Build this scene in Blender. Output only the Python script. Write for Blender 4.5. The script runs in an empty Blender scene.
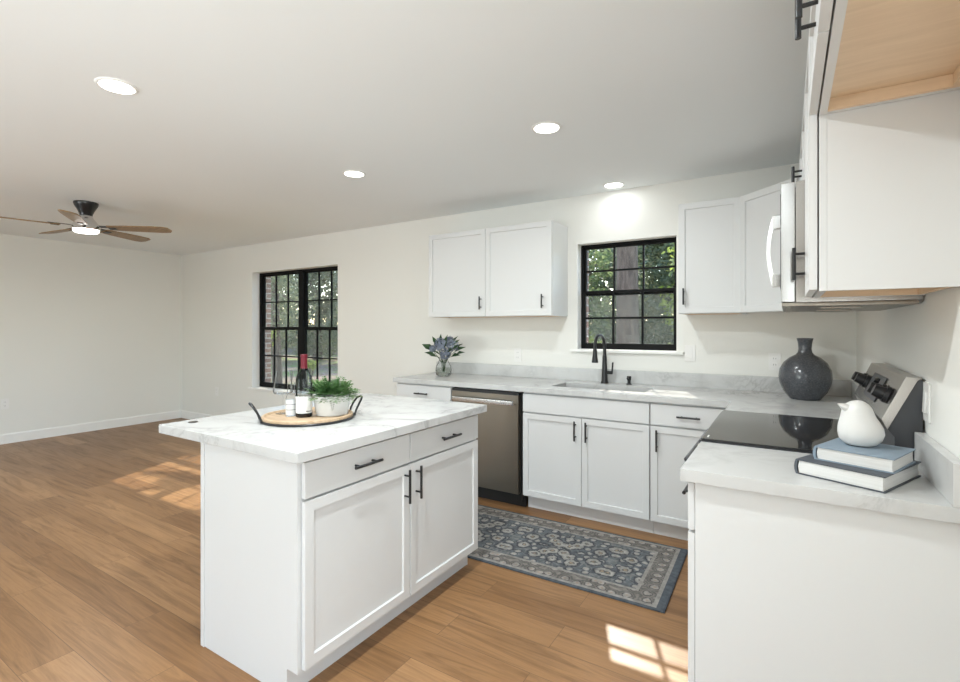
import bpy, bmesh, math, random
from mathutils import Vector, Matrix
R = math.radians
PI = math.pi
random.seed(11)
scn = bpy.context.scene
COL = scn.collection

# ------------------------------------------------------------------ camera, sky, sun, exposure
cam_data = bpy.data.cameras.new('camera')
cam = bpy.data.objects.new('camera', cam_data)
COL.objects.link(cam)
cam_data.sensor_width = 36.0
cam_data.lens = 491.04 / 960 * 36.0
cam_data.shift_y = -(341 - 327.68) / 960
cam_data.clip_start = 0.02
cam.location = (-0.3679, -3.8642, 1.3475)
cam.rotation_euler = (R(90), 0, 0.5593)
scn.camera = cam

scn.view_settings.view_transform = 'Standard'
scn.view_settings.look = 'None'
scn.view_settings.gamma = 1.0
scn.view_settings.use_curve_mapping = False
scn.view_settings.exposure = 0.06
scn.cycles.max_bounces = 10
scn.cycles.diffuse_bounces = 6
scn.cycles.transparent_max_bounces = 24

world = bpy.data.worlds.new('sky')
scn.world = world
world.use_nodes = True
wn = world.node_tree
sky = wn.nodes.new('ShaderNodeTexSky')
sky.sky_type = 'NISHITA'
sky.sun_disc = False
sky.sun_elevation = R(39)
sky.sun_rotation = R(-24)
wn.links.new(sky.outputs['Color'], wn.nodes['Background'].inputs['Color'])
wn.nodes['Background'].inputs['Strength'].default_value = 0.6

sun_data = bpy.data.lights.new('sun', 'SUN')
sun = bpy.data.objects.new('sun', sun_data)
COL.objects.link(sun)
sun_data.energy = 8.0
sun_data.color = (1.0, 0.93, 0.82)
sun_data.angle = R(0.53)
sun.location = (-8, 14, 14)
sun.rotation_euler = Vector((0.40, -1, -0.94)).to_track_quat('-Z', 'Y').to_euler()


def area_light(name, loc, target, sx, sy, energy, color):
    d = bpy.data.lights.new(name, 'AREA')
    d.shape = 'RECTANGLE'
    d.size = sx
    d.size_y = sy
    d.energy = energy
    d.color = color
    o = bpy.data.objects.new(name, d)
    COL.objects.link(o)
    o.location = loc
    o.rotation_euler = (Vector(target) - Vector(loc)).to_track_quat('-Z', 'Y').to_euler()
    return o


# added unseen fill lamps at two invented wall openings behind the camera
area_light('fill_lamp_front', (-4.6, -7.56, 1.2), (-4.6, -3.5, 1.6), 3.4, 1.9, 9, (0.90, 0.975, 1.0))
area_light('fill_lamp_right', (0.06, -5.2, 1.2), (-2.0, -4.6, 1.5), 2.0, 2.0, 68, (0.91, 0.975, 1.0))
# more added fill lamps there, tilted up so the ceiling bounces soft light
for nm, lc, tg, sx, sy, e in (('bounce_fill_front', (-4.6, -7.53, 0.75), (-4.2, -5.9, 2.43), 3.4, 1.2, 76),
                              ('bounce_fill_right', (0.05, -5.2, 0.75), (-1.3, -4.7, 2.43), 2.0, 1.2, 26)):
    area_light(nm, lc, tg, sx, sy, e, (0.91, 0.98, 1.0)).data.spread = R(100)
DOWNLIGHT_W = 12.0
FAN_W = 15.0
GLOW = 6.0


# ------------------------------------------------------------------ materials
def mat(name, color=(0.8, 0.8, 0.8), rough=0.5, metal=0.0, spec=0.5, **kw):
    m = bpy.data.materials.new(name)
    m.use_nodes = True
    b = m.node_tree.nodes['Principled BSDF']
    b.inputs['Base Color'].default_value = (*color, 1)
    b.inputs['Roughness'].default_value = rough
    b.inputs['Metallic'].default_value = metal
    b.inputs['Specular IOR Level'].default_value = spec
    for k, v in kw.items():
        b.inputs[k.replace('_', ' ')].default_value = v
    return m


class NT:
    """tiny node helper"""
    def __init__(self, m):
        self.t = m.node_tree
        self.b = self.t.nodes.get('Principled BSDF')

    def n(self, kind, **props):
        nd = self.t.nodes.new(kind)
        for k, v in props.items():
            setattr(nd, k, v)
        return nd

    def l(self, a, b):
        self.t.links.new(a, b)

    def coords(self, scale=(1, 1, 1), rot=(0, 0, 0), loc=(0, 0, 0), kind='Object'):
        tc = self.n('ShaderNodeTexCoord')
        mp = self.n('ShaderNodeMapping')
        mp.inputs['Scale'].default_value = scale
        mp.inputs['Rotation'].default_value = rot
        mp.inputs['Location'].default_value = loc
        self.l(tc.outputs[kind], mp.inputs['Vector'])
        return mp.outputs['Vector']

    def noise(self, vec, scale, detail=4, rough=0.55, dist=0.0):
        nd = self.n('ShaderNodeTexNoise')
        nd.inputs['Scale'].default_value = scale
        nd.inputs['Detail'].default_value = detail
        nd.inputs['Roughness'].default_value = rough
        nd.inputs['Distortion'].default_value = dist
        self.l(vec, nd.inputs['Vector'])
        return nd

    def ramp(self, fac, stops, interp='LINEAR'):
        r = self.n('ShaderNodeValToRGB')
        r.color_ramp.interpolation = interp
        el = r.color_ramp.elements
        while len(el) < len(stops):
            el.new(0.5)
        for e, (p, c) in zip(el, stops):
            e.position = p
            e.color = (*c, 1) if len(c) == 3 else c
        self.l(fac, r.inputs['Fac'])
        return r.outputs['Color']

    def mix(self, fac, a, b, blend='MIX'):
        m = self.n('ShaderNodeMix', data_type='RGBA', blend_type=blend)
        for sock, v in ((m.inputs['Factor'], fac), (m.inputs['A'], a), (m.inputs['B'], b)):
            pass
        def put(idx, v):
            s = m.inputs[idx]
            if isinstance(v, (int, float)):
                s.default_value = v
            elif isinstance(v, tuple):
                s.default_value = (*v, 1) if len(v) == 3 else v
            else:
                self.l(v, s)
        put(0, fac)
        put(6, a)
        put(7, b)
        return m.outputs[2]

    def math(self, op, a, b=None, c=None):
        m = self.n('ShaderNodeMath', operation=op)
        for i, v in enumerate((a, b, c)):
            if v is None:
                continue
            if isinstance(v, (int, float)):
                m.inputs[i].default_value = v
            else:
                self.l(v, m.inputs[i])
        return m.outputs[0]

    def bump(self, height, strength=0.2, dist=0.002):
        b = self.n('ShaderNodeBump')
        b.inputs['Strength'].default_value = strength
        b.inputs['Distance'].default_value = dist
        self.l(height, b.inputs['Height'])
        self.l(b.outputs['Normal'], self.b.inputs['Normal'])


def m_paint(name, color, rough=0.6, bump=0.06):
    m = mat(name, color, rough, spec=0.3)
    t = NT(m)
    v = t.coords()
    n = t.noise(v, 160, 3)
    t.bump(n.outputs['Fac'], bump, 0.001)
    n2 = t.noise(v, 1.1, 2)
    c = t.mix(n2.outputs['Fac'], tuple(x * 0.985 for x in color), tuple(min(1, x * 1.015) for x in color))
    t.l(c, t.b.inputs['Base Color'])
    return m


M_WALL = m_paint('wall_paint', (0.795, 0.79, 0.752))
M_CEIL = m_paint('ceiling_paint', (0.855, 0.88, 0.885), 0.75, 0.12)
M_TRIM = m_paint('trim_paint', (0.84, 0.835, 0.81), 0.4, 0.0)
M_CAB = m_paint('cabinet_paint', (0.67, 0.675, 0.672), 0.38, 0.015)
M_BLACK = mat('black_metal', (0.012, 0.012, 0.013), 0.3, 0.0, 0.5)
M_FRAME = mat('black_window_frame', (0.008, 0.008, 0.008), 0.55, 0.0, 0.12)
M_BLACKPL = mat('black_plastic', (0.014, 0.014, 0.015), 0.35)
M_TOE = mat('black_kickplate', (0.01, 0.01, 0.01), 0.45)
M_WHITEPL = mat('white_plastic', (0.82, 0.81, 0.79), 0.35)
M_SLOT = mat('dark_slot', (0.05, 0.05, 0.05), 0.5)


def m_steel(name, color, rough=0.3, axis='x'):
    m = mat(name, color, rough, 1.0)
    t = NT(m)
    sc = {'x': (2, 300, 300), 'y': (300, 2, 300), 'z': (300, 300, 2)}[axis]
    n = t.noise(t.coords(sc), 1.0, 2)
    r = t.ramp(n.outputs['Fac'], [(0.3, (rough * 0.85,) * 3), (0.7, (rough * 1.2,) * 3)])
    t.l(r, t.b.inputs['Roughness'])
    return m


M_STEEL = m_steel('brushed_stainless', (0.27, 0.24, 0.20), 0.34, 'x')
M_STEELB = mat('bright_stainless', (0.60, 0.595, 0.585), 0.22, 1.0)
M_PANEL = mat('panel_stainless', (0.43, 0.405, 0.375), 0.27, 1.0)
M_CHROME = mat('polished_chrome', (0.75, 0.75, 0.75), 0.12, 1.0)
M_CHAR = mat('charcoal_enamel', (0.045, 0.047, 0.052), 0.4)
M_GLASSTOP = mat('black_ceramic_glass', (0.012, 0.012, 0.013), 0.04, 0.0, 0.75)


def m_quartz():
    m = mat('veined_quartz', (0.575, 0.577, 0.57), 0.24, spec=0.35)
    t = NT(m)
    v = t.coords()
    warp = t.noise(v, 1.6, 5, 0.6)
    big = t.noise(v, 2.4, 7, 0.62, 1.4)
    d = t.math('ABSOLUTE', t.math('SUBTRACT', big.outputs['Fac'], 0.5))
    vein = t.ramp(d, [(0.0, (1, 1, 1)), (0.022, (0.35, 0.35, 0.35)), (0.07, (0, 0, 0))])
    cl = t.ramp(warp.outputs['Fac'], [(0.42, (0, 0, 0)), (0.66, (1, 1, 1))])
    f = t.math('MULTIPLY', t.math('MULTIPLY', vein, cl), 0.75)
    soft = t.noise(v, 5.0, 5, 0.6, 0.6)
    sf = t.ramp(soft.outputs['Fac'], [(0.5, (0, 0, 0)), (0.72, (1, 1, 1))])
    base = t.mix(t.math('MULTIPLY', sf, 0.62), (0.575, 0.577, 0.57), (0.42, 0.419, 0.413))
    t.l(t.mix(f, base, (0.30, 0.295, 0.29)), t.b.inputs['Base Color'])
    return m


M_QUARTZ = m_quartz()


def m_floor():
    m = mat('oak_planks', (0.45, 0.28, 0.16), 0.36, spec=0.28)
    t = NT(m)
    v = t.coords()
    bt = t.n('ShaderNodeTexBrick', offset=0.37, offset_frequency=2, squash=1.0)
    bt.inputs['Color1'].default_value = (0, 0, 0, 1)
    bt.inputs['Color2'].default_value = (1, 1, 1, 1)
    bt.inputs['Mortar'].default_value = (0.5, 0.5, 0.5, 1)
    bt.inputs['Scale'].default_value = 1.0
    bt.inputs['Mortar Size'].default_value = 0.0012
    bt.inputs['Mortar Smooth'].default_value = 0.3
    bt.inputs['Brick Width'].default_value = 1.22
    bt.inputs['Row Height'].default_value = 0.178
    t.l(v, bt.inputs['Vector'])
    plank = t.n('ShaderNodeSeparateColor')
    t.l(bt.outputs['Color'], plank.inputs['Color'])
    pid = plank.outputs['Red']
    # grain coordinates shifted plank by plank
    sep = t.n('ShaderNodeSeparateXYZ')
    t.l(v, sep.inputs['Vector'])
    comb = t.n('ShaderNodeCombineXYZ')
    t.l(t.math('ADD', t.math('MULTIPLY', sep.outputs['X'], 0.75), t.math('MULTIPLY', pid, 31.0)), comb.inputs['X'])
    t.l(t.math('MULTIPLY', sep.outputs['Y'], 10.0), comb.inputs['Y'])
    t.l(t.math('MULTIPLY', pid, 17.0), comb.inputs['Z'])
    g1 = t.noise(comb.outputs['Vector'], 1.5, 7, 0.64, 1.5)
    comb2 = t.n('ShaderNodeCombineXYZ')
    t.l(t.math('ADD', t.math('MULTIPLY', sep.outputs['X'], 2.5), t.math('MULTIPLY', pid, 13.0)), comb2.inputs['X'])
    t.l(t.math('MULTIPLY', sep.outputs['Y'], 90), comb2.inputs['Y'])
    g2 = t.noise(comb2.outputs['Vector'], 1.0, 3, 0.6)
    base = t.ramp(pid, [(0.0, (0.235, 0.120, 0.051)), (0.5, (0.30, 0.160, 0.071)), (1.0, (0.37, 0.204, 0.094))])
    gr = t.ramp(g1.outputs['Fac'], [(0.28, (0.52, 0.50, 0.47)), (0.44, (0.84, 0.84, 0.84)), (0.56, (1.08, 1.09, 1.09)), (0.72, (0.70, 0.68, 0.66))])
    c = t.mix(0.85, base, gr, 'MULTIPLY')
    g2r = t.ramp(g2.outputs['Fac'], [(0.35, (0.84, 0.84, 0.84)), (0.65, (1.05, 1.05, 1.05))])
    c = t.mix(0.6, c, g2r, 'MULTIPLY')
    c = t.mix(t.math('MULTIPLY', bt.outputs['Fac'], 0.75), c, (0.10, 0.06, 0.035))
    t.l(c, t.b.inputs['Base Color'])
    rr = t.ramp(g1.outputs['Fac'], [(0.3, (0.42,) * 3), (0.7, (0.33,) * 3)])
    t.l(rr, t.b.inputs['Roughness'])
    t.bump(g2.outputs['Fac'], 0.05, 0.001)
    return m


M_FLOOR = m_floor()


def m_wood(name, dark, light, scale=(1.2, 14, 14), rough=0.45, rot=(0, 0, 0)):
    m = mat(name, light, rough, spec=0.35)
    t = NT(m)
    n = t.noise(t.coords(scale, rot), 3.0, 5, 0.6, 0.6)
    t.l(t.ramp(n.outputs['Fac'], [(0.3, dark), (0.7, light)]), t.b.inputs['Base Color'])
    return m


M_MAPLE = m_wood('natural_maple_ply', (0.70, 0.53, 0.36), (0.79, 0.615, 0.435), (14, 1.2, 14))
M_TRAYW = m_wood('pale_mango_wood', (0.42, 0.285, 0.165), (0.62, 0.46, 0.31), (1.5, 12, 12))
M_BLADE = m_wood('walnut_blade', (0.20, 0.125, 0.06), (0.33, 0.215, 0.11), (1.5, 18, 18), 0.35)


def m_thin_glass(name, tint=(1, 1, 1), gloss=0.07, rough=0.0):
    m = bpy.data.materials.new(name)
    m.use_nodes = True
    t = m.node_tree
    t.nodes.remove(t.nodes['Principled BSDF'])
    out = t.nodes['Material Output']
    tr = t.nodes.new('ShaderNodeBsdfTransparent')
    tr.inputs['Color'].default_value = (*tint, 1)
    gl = t.nodes.new('ShaderNodeBsdfGlossy')
    gl.inputs['Roughness'].default_value = rough
    lw = t.nodes.new('ShaderNodeLayerWeight')
    lw.inputs['Blend'].default_value = gloss
    mx = t.nodes.new('ShaderNodeMixShader')
    t.links.new(lw.outputs['Fresnel'], mx.inputs['Fac'])
    t.links.new(tr.outputs[0], mx.inputs[1])
    t.links.new(gl.outputs[0], mx.inputs[2])
    t.links.new(mx.outputs[0], out.inputs['Surface'])
    return m


M_PANE = m_thin_glass('window_glass', (0.975, 0.985, 0.98), 0.08)
def m_screen():
    m = mat('insect_mesh', (0.42, 0.43, 0.42), 0.8)
    t = NT(m)
    tr = t.n('ShaderNodeBsdfTransparent')
    mx = t.n('ShaderNodeMixShader')
    mx.inputs['Fac'].default_value = 0.14
    t.l(tr.outputs[0], mx.inputs[1])
    t.l(t.b.outputs[0], mx.inputs[2])
    t.l(mx.outputs[0], t.t.nodes['Material Output'].inputs['Surface'])
    return m


M_SCREEN = m_screen()
M_CLEAR = m_thin_glass('clear_glass', (0.985, 0.99, 0.99), 0.10, 0.22)
M_BOTTLE = m_thin_glass('smoky_bottle_glass', (0.80, 0.84, 0.84), 0.22, 0.12)


def m_emit(name, color, strength):
    m = mat(name, color, 0.5)
    b = m.node_tree.nodes['Principled BSDF']
    b.inputs['Emission Color'].default_value = (*color, 1)
    b.inputs['Emission Strength'].default_value = strength
    return m


M_LENS = m_emit('lit_lens', (1.0, 0.97, 0.92), GLOW)


def m_leaf(name, dark, light, trans=0.35):
    m = mat(name, light, 0.5, spec=0.3)
    t = NT(m)
    oi = t.n('ShaderNodeTexCoord')
    n = t.noise(oi.outputs['Object'], 9.0, 2)
    c = t.ramp(n.outputs['Fac'], [(0.35, dark), (0.65, light)])
    t.l(c, t.b.inputs['Base Color'])
    tl = t.n('ShaderNodeBsdfTranslucent')
    t.l(c, tl.inputs['Color'])
    mx = t.n('ShaderNodeMixShader')
    mx.inputs['Fac'].default_value = trans
    t.l(t.b.outputs[0], mx.inputs[1])
    t.l(tl.outputs[0], mx.inputs[2])
    t.l(mx.outputs[0], t.t.nodes['Material Output'].inputs['Surface'])
    return m


M_FERN = m_leaf('fern_green', (0.075, 0.17, 0.055), (0.20, 0.34, 0.13), 0.3)
M_DARKLEAF = m_leaf('dark_leaf_green', (0.02, 0.05, 0.02), (0.07, 0.13, 0.055), 0.2)
M_BLUEPETAL = m_leaf('dusty_blue_petal', (0.17, 0.20, 0.27), (0.36, 0.405, 0.48), 0.25)
M_TREELEAF = m_leaf('tree_leaf_green', (0.12, 0.17, 0.075), (0.33, 0.39, 0.19), 0.45)
M_TREELEAF2 = m_leaf('yellow_green_leaf', (0.20, 0.28, 0.06), (0.48, 0.56, 0.14), 0.5)
M_TREELEAF3 = m_leaf('blue_green_leaf', (0.125, 0.155, 0.09), (0.31, 0.345, 0.215), 0.45)


def m_bark():
    m = mat('grey_bark', (0.16, 0.13, 0.11), 0.9)
    t = NT(m)
    n = t.noise(t.coords((9, 9, 1.4)), 2.0, 5, 0.65)
    t.l(t.ramp(n.outputs['Fac'], [(0.3, (0.08, 0.06, 0.047)), (0.7, (0.25, 0.19, 0.15))]), t.b.inputs['Base Color'])
    t.bump(n.outputs['Fac'], 0.8, 0.02)
    return m


M_BARK = m_bark()


def m_ground():
    m = mat('mulch_and_grass', (0.2, 0.15, 0.1), 0.95)
    t = NT(m)
    v = t.coords()
    n = t.noise(v, 0.9, 5, 0.6)
    n2 = t.noise(v, 14, 3)
    c = t.ramp(n.outputs['Fac'], [(0.42, (0.27, 0.19, 0.145)), (0.52, (0.22, 0.2, 0.1)), (0.6, (0.20, 0.30, 0.07))])
    c = t.mix(0.5, c, t.ramp(n2.outputs['Fac'], [(0.3, (0.6, 0.6, 0.6)), (0.7, (1.2, 1.2, 1.2))]), 'MULTIPLY')
    t.l(c, t.b.inputs['Base Color'])
    return m


M_GROUND = m_ground()


def m_brick():
    m = mat('pale_red_brick', (0.4, 0.25, 0.2), 0.85)
    t = NT(m)
    v = t.coords((1, 1, 1), (R(90), 0, 0))
    tc = t.n('ShaderNodeTexCoord')
    sp = t.n('ShaderNodeSeparateXYZ')
    t.l(tc.outputs['Object'], sp.inputs['Vector'])
    cb = t.n('ShaderNodeCombineXYZ')
    t.l(t.math('ADD', sp.outputs['X'], sp.outputs['Y']), cb.inputs['X'])
    t.l(sp.outputs['Z'], cb.inputs['Y'])
    bt = t.n('ShaderNodeTexBrick')
    bt.inputs['Color1'].default_value = (0.40, 0.24, 0.19, 1)
    bt.inputs['Color2'].default_value = (0.30, 0.19, 0.16, 1)
    bt.inputs['Mortar'].default_value = (0.55, 0.53, 0.5, 1)
    bt.inputs['Scale'].default_value = 1.0
    bt.inputs['Brick Width'].default_value = 0.2
    bt.inputs['Row Height'].default_value = 0.067
    bt.inputs['Mortar Size'].default_value = 0.008
    t.l(cb.outputs['Vector'], bt.inputs['Vector'])
    t.l(bt.outputs['Color'], t.b.inputs['Base Color'])
    return m


M_BRICK = m_brick()
M_FENCE = m_wood('weathered_fence_board', (0.17, 0.15, 0.135), (0.30, 0.27, 0.245), (12, 12, 1.0), 0.85)


# ------------------------------------------------------------------ mesh building
class MB:
    def __init__(self):
        self.bm = bmesh.new()

    def _bevel(self, geom_verts, bev, seg=2):
        vs = set(geom_verts)
        es = [e for e in self.bm.edges if e.verts[0] in vs and e.verts[1] in vs]
        bmesh.ops.bevel(self.bm, geom=es, offset=bev, segments=seg, affect='EDGES', profile=0.7)

    def box(self, x0, x1, y0, y1, z0, z1, bev=0.0, seg=2):
        r = bmesh.ops.create_cube(self.bm, size=1.0)
        for v in r['verts']:
            v.co = Vector(((x0 + x1) / 2 + v.co.x * abs(x1 - x0), (y0 + y1) / 2 + v.co.y * abs(y1 - y0), (z0 + z1) / 2 + v.co.z * abs(z1 - z0)))
        if bev > 0:
            self._bevel(r['verts'], bev, seg)
        return self

    def cyl(self, p0, p1, r0, r1=None, seg=20, caps=True):
        r1 = r0 if r1 is None else r1
        p0, p1 = Vector(p0), Vector(p1)
        d = p1 - p0
        q = d.to_track_quat('Z', 'Y').to_matrix().to_4x4()
        mtx = Matrix.Translation((p0 + p1) / 2) @ q
        bmesh.ops.create_cone(self.bm, cap_ends=caps, segments=seg, radius1=r0, radius2=r1, depth=d.length, matrix=mtx)
        return self

    def lathe(self, prof, c=(0, 0, 0), seg=40, sx=1.0, sy=1.0):
        rings = []
        for (r, z) in prof:
            if r < 1e-6:
                rings.append([self.bm.verts.new((c[0], c[1], c[2] + z))])
            else:
                rings.append([self.bm.verts.new((c[0] + sx * r * math.cos(2 * PI * k / seg), c[1] + sy * r * math.sin(2 * PI * k / seg), c[2] + z)) for k in range(seg)])
        for a, b in zip(rings, rings[1:]):
            for k in range(seg):
                k2 = (k + 1) % seg
                if len(a) == 1 and len(b) == 1:
                    continue
                if len(a) == 1:
                    self.bm.faces.new((a[0], b[k2], b[k]))
                elif len(b) == 1:
                    self.bm.faces.new((a[k], a[k2], b[0]))
                else:
                    self.bm.faces.new((a[k], a[k2], b[k2], b[k]))
        return self

    def tube(self, pts, r, seg=12, closed=False, radii=None):
        pts = [Vector(p) for p in pts]
        n = len(pts)
        rings = []
        up = None
        for i, p in enumerate(pts):
            a = pts[(i - 1) % n] if (closed or i > 0) else p
            b = pts[(i + 1) % n] if (closed or i < n - 1) else p
            t = (b - a).normalized()
            if up is None:
                up = t.orthogonal().normalized()
            up = (up - t * up.dot(t))
            up = up.normalized() if up.length > 1e-6 else t.orthogonal().normalized()
            s = t.cross(up)
            rr = radii[i] if radii else r
            rings.append([self.bm.verts.new(p + (up * math.cos(2 * PI * k / seg) + s * math.sin(2 * PI * k / seg)) * rr) for k in range(seg)])
        m = n if closed else n - 1
        for i in range(m):
            a, b = rings[i], rings[(i + 1) % n]
            for k in range(seg):
                k2 = (k + 1) % seg
                self.bm.faces.new((a[k], a[k2], b[k2], b[k]))
        if not closed:
            self.bm.faces.new(list(reversed(rings[0])))
            self.bm.faces.new(rings[-1])
        return self

    def prism(self, poly, a0, a1, axis='y', bev=0.0):
        """poly: 2D points; axis: extrusion axis; 'y' -> poly is (x,z), 'z' -> (x,y), 'x' -> (y,z)"""
        def P(u, v, a):
            return {'y': (u, a, v), 'z': (u, v, a), 'x': (a, u, v)}[axis]
        A = [self.bm.verts.new(P(u, v, a0)) for u, v in poly]
        B = [self.bm.verts.new(P(u, v, a1)) for u, v in poly]
        self.bm.faces.new(A)
        self.bm.faces.new(list(reversed(B)))
        n = len(poly)
        for i in range(n):
            j = (i + 1) % n
            self.bm.faces.new((A[j], A[i], B[i], B[j]))
        if bev > 0:
            self._bevel(A + B, bev)
        return self

    def cells(self, us, vs, keep, a0, a1, axis='z', bev=0.0):
        """grid slab with holes; keep(i,j) -> bool"""
        def P(u, v, a):
            return {'y': (u, a, v), 'z': (u, v, a), 'x': (a, u, v)}[axis]
        vt = {}
        def V(i, j, k):
            if (i, j, k) not in vt:
                vt[(i, j, k)] = self.bm.verts.new(P(us[i], vs[j], (a0, a1)[k]))
            return vt[(i, j, k)]
        nu, nv = len(us) - 1, len(vs) - 1
        K = lambda i, j: 0 <= i < nu and 0 <= j < nv and keep(i, j)
        for i in range(nu):
            for j in range(nv):
                if not K(i, j):
                    continue
                for k in (0, 1):
                    self.bm.faces.new((V(i, j, k), V(i + 1, j, k), V(i + 1, j + 1, k), V(i, j + 1, k)))
                if not K(i - 1, j):
                    self.bm.faces.new((V(i, j, 0), V(i, j + 1, 0), V(i, j + 1, 1), V(i, j, 1)))
                if not K(i + 1, j):
                    self.bm.faces.new((V(i + 1, j, 0), V(i + 1, j + 1, 0), V(i + 1, j + 1, 1), V(i + 1, j, 1)))
                if not K(i, j - 1):
                    self.bm.faces.new((V(i, j, 0), V(i + 1, j, 0), V(i + 1, j, 1), V(i, j, 1)))
                if not K(i, j + 1):
                    self.bm.faces.new((V(i, j + 1, 0), V(i + 1, j + 1, 0), V(i + 1, j + 1, 1), V(i, j + 1, 1)))
        bmesh.ops.recalc_face_normals(self.bm, faces=self.bm.faces)
        if bev > 0:
            es = [e for e in self.bm.edges if len(e.link_faces) == 2 and e.calc_face_angle(0) > 1.0]
            bmesh.ops.bevel(self.bm, geom=es, offset=bev, segments=2, affect='EDGES', profile=0.7)
        return self

    def shaker(self, x0, x1, z0, z1, yf=-0.0225, yb=-0.0025, rail=0.057, deep=0.009):
        r = bmesh.ops.create_cube(self.bm, size=1.0)
        for v in r['verts']:
            v.co = Vector(((x0 + x1) / 2 + v.co.x * (x1 - x0), (yf + yb) / 2 + v.co.y * (yb - yf), (z0 + z1) / 2 + v.co.z * (z1 - z0)))
        vs = set(r['verts'])
        ff = [f for f in self.bm.faces if f.verts[0] in vs and f.normal.y < -0.9 and all(v in vs for v in f.verts)]
        es = [e for e in self.bm.edges if e.verts[0] in vs and e.verts[1] in vs]
        bmesh.ops.inset_region(self.bm, faces=ff, thickness=rail, depth=0)
        bmesh.ops.inset_region(self.bm, faces=ff, thickness=0.004, depth=-deep)
        bmesh.ops.bevel(self.bm, geom=es, offset=0.002, segments=2, affect='EDGES', profile=0.7)
        return self

    def quad(self, a, b, c, d):
        self.bm.faces.new([self.bm.verts.new(p) for p in (a, b, c, d)])
        return self

    def leaf(self, base, direction, length, width, normal=None, bend=0.15):
        base = Vector(base)
        d = Vector(direction).normalized()
        nrm = Vector(normal).normalized() if normal is not None else d.orthogonal().normalized()
        s = d.cross(nrm)
        if s.length < 1e-4:
            s = d.orthogonal()
        s.normalize()
        nrm = s.cross(d).normalized()
        p0 = base
        p1 = base + d * length * 0.45 + nrm * bend * length * 0.3
        p2 = base + d * length - nrm * bend * length * 0.3
        v = [self.bm.verts.new(p) for p in (p0, p1 + s * width / 2, p2, p1 - s * width / 2)]
        self.bm.faces.new((v[0], v[1], v[2]))
        self.bm.faces.new((v[0], v[2], v[3]))
        return self

    def xf(self, mtx):
        bmesh.ops.transform(self.bm, matrix=mtx, verts=self.bm.verts)
        return self

    def build(self, name, material, parent=None, smooth=True, recalc=True):
        if recalc:
            bmesh.ops.recalc_face_normals(self.bm, faces=self.bm.faces)
        if smooth:
            for f in self.bm.faces:
                f.smooth = True
            for e in self.bm.edges:
                e.smooth = e.calc_face_angle(0) < 0.6 if len(e.link_faces) == 2 else True
        me = bpy.data.meshes.new(name)
        self.bm.to_mesh(me)
        self.bm.free()
        me.materials.append(material)
        o = bpy.data.objects.new(name, me)
        COL.objects.link(o)
        if smooth:
            wm = o.modifiers.new('weighted_normals', 'WEIGHTED_NORMAL')
            wm.keep_sharp = True
        if parent is not None:
            o.parent = parent
        return o


def tag(o, label=None, cat=None, group=None, kind=None):
    if label:
        o['label'] = label
    if cat:
        o['category'] = cat
    if group:
        o['group'] = group
    if kind:
        o['kind'] = kind
    return o


def thing(name, label, cat, loc=(0, 0, 0), rz=0.0, group=None):
    o = bpy.data.objects.new(name, None)
    o.empty_display_size = 0.1
    COL.objects.link(o)
    o.location = loc
    o.rotation_euler = (0, 0, rz)
    return tag(o, label, cat, group)


def struct_root(name, loc=(0, 0, 0)):
    o = bpy.data.objects.new(name, None)
    COL.objects.link(o)
    o.location = loc
    o['kind'] = 'structure'
    return o


def struct(name, mb, m, smooth=False):
    o = mb.build(name, m, None, smooth)
    o['kind'] = 'structure'
    return o


def copy_tree(o, parent=None):
    c = o.copy()
    COL.objects.link(c)
    if parent is not None:
        c.parent = parent
    for ch in list(o.children):
        copy_tree(ch, c)
    return c


# ------------------------------------------------------------------ room shell
XL, YF, H = -8.07, -7.5, 2.433
W1 = (-6.307, -4.686, 0.565, 2.07)
W2 = (-1.841, -1.062, 1.168, 2.04)

struct('floor', MB().box(XL - 0.1, 0.1, YF - 0.1, 0.0, -0.08, 0.0), M_FLOOR)
struct('ceiling', MB().box(XL - 0.1, 0.1, YF - 0.1, 0.17, H, H + 0.1), M_CEIL)
us = [XL, W1[0], W1[1], W2[0], W2[1], 0.0]
vs = [-0.08, W1[2], W2[2], W2[3], W1[3], H]


def keep_back(i, j):
    if i == 1 and 1 <= j <= 3:
        return False
    if i == 3 and j == 2:
        return False
    return True


struct('wall_back', MB().cells(us, vs, keep_back, 0.0, 0.17, 'y'), M_WALL)
eb = 0.0
vs2 = [-0.5, W1[2] - 0.06, W2[2] - 0.06, W2[3], W1[3], H + 0.3]
struct('wall_exterior', MB().cells([XL - 0.6] + us[1:5] + [0.6], vs2, keep_back, 0.175, 0.28, 'y'), M_BRICK)
struct('wall_left', MB().box(XL - 0.12, XL, YF, 0.17, -0.08, H), M_WALL)
struct('wall_right', MB().cells([YF, -6.3, -4.1, 0.17], [-0.08, 0.05, 2.2, H], lambda i, j: not (i == 1 and j == 1), 0.0, 0.12, 'x'), M_WALL)
struct('wall_front', MB().cells([XL, -6.3, -2.9, -1.9, -0.4, 0.0], [0, 0.15, 0.35, 2.15, H],
       lambda i, j: not (i == 1 and j in (1, 2)), YF - 0.03, YF, 'y'), M_WALL)


def baseboard(name, pts):
    m = MB()
    x0, y0, x1, y1, axis = pts
    if axis == 'x':   # along x, against the back wall
        m.prism([(0, 0), (0, 0.115), (-0.006, 0.115), (-0.012, 0.10), (-0.014, 0.0)], x0, x1, 'x')
    else:
        m.prism([(XL, 0), (XL, 0.115), (XL + 0.006, 0.115), (XL + 0.012, 0.10), (XL + 0.014, 0.0)], y0, y1, 'y')
    struct(name, m, M_TRIM)


baseboard('baseboard_back', (XL + 0.015, 0, -3.262, 0, 'x'))
baseboard('baseboard_left', (0, YF, 0, -0.0, 'y'))


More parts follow.
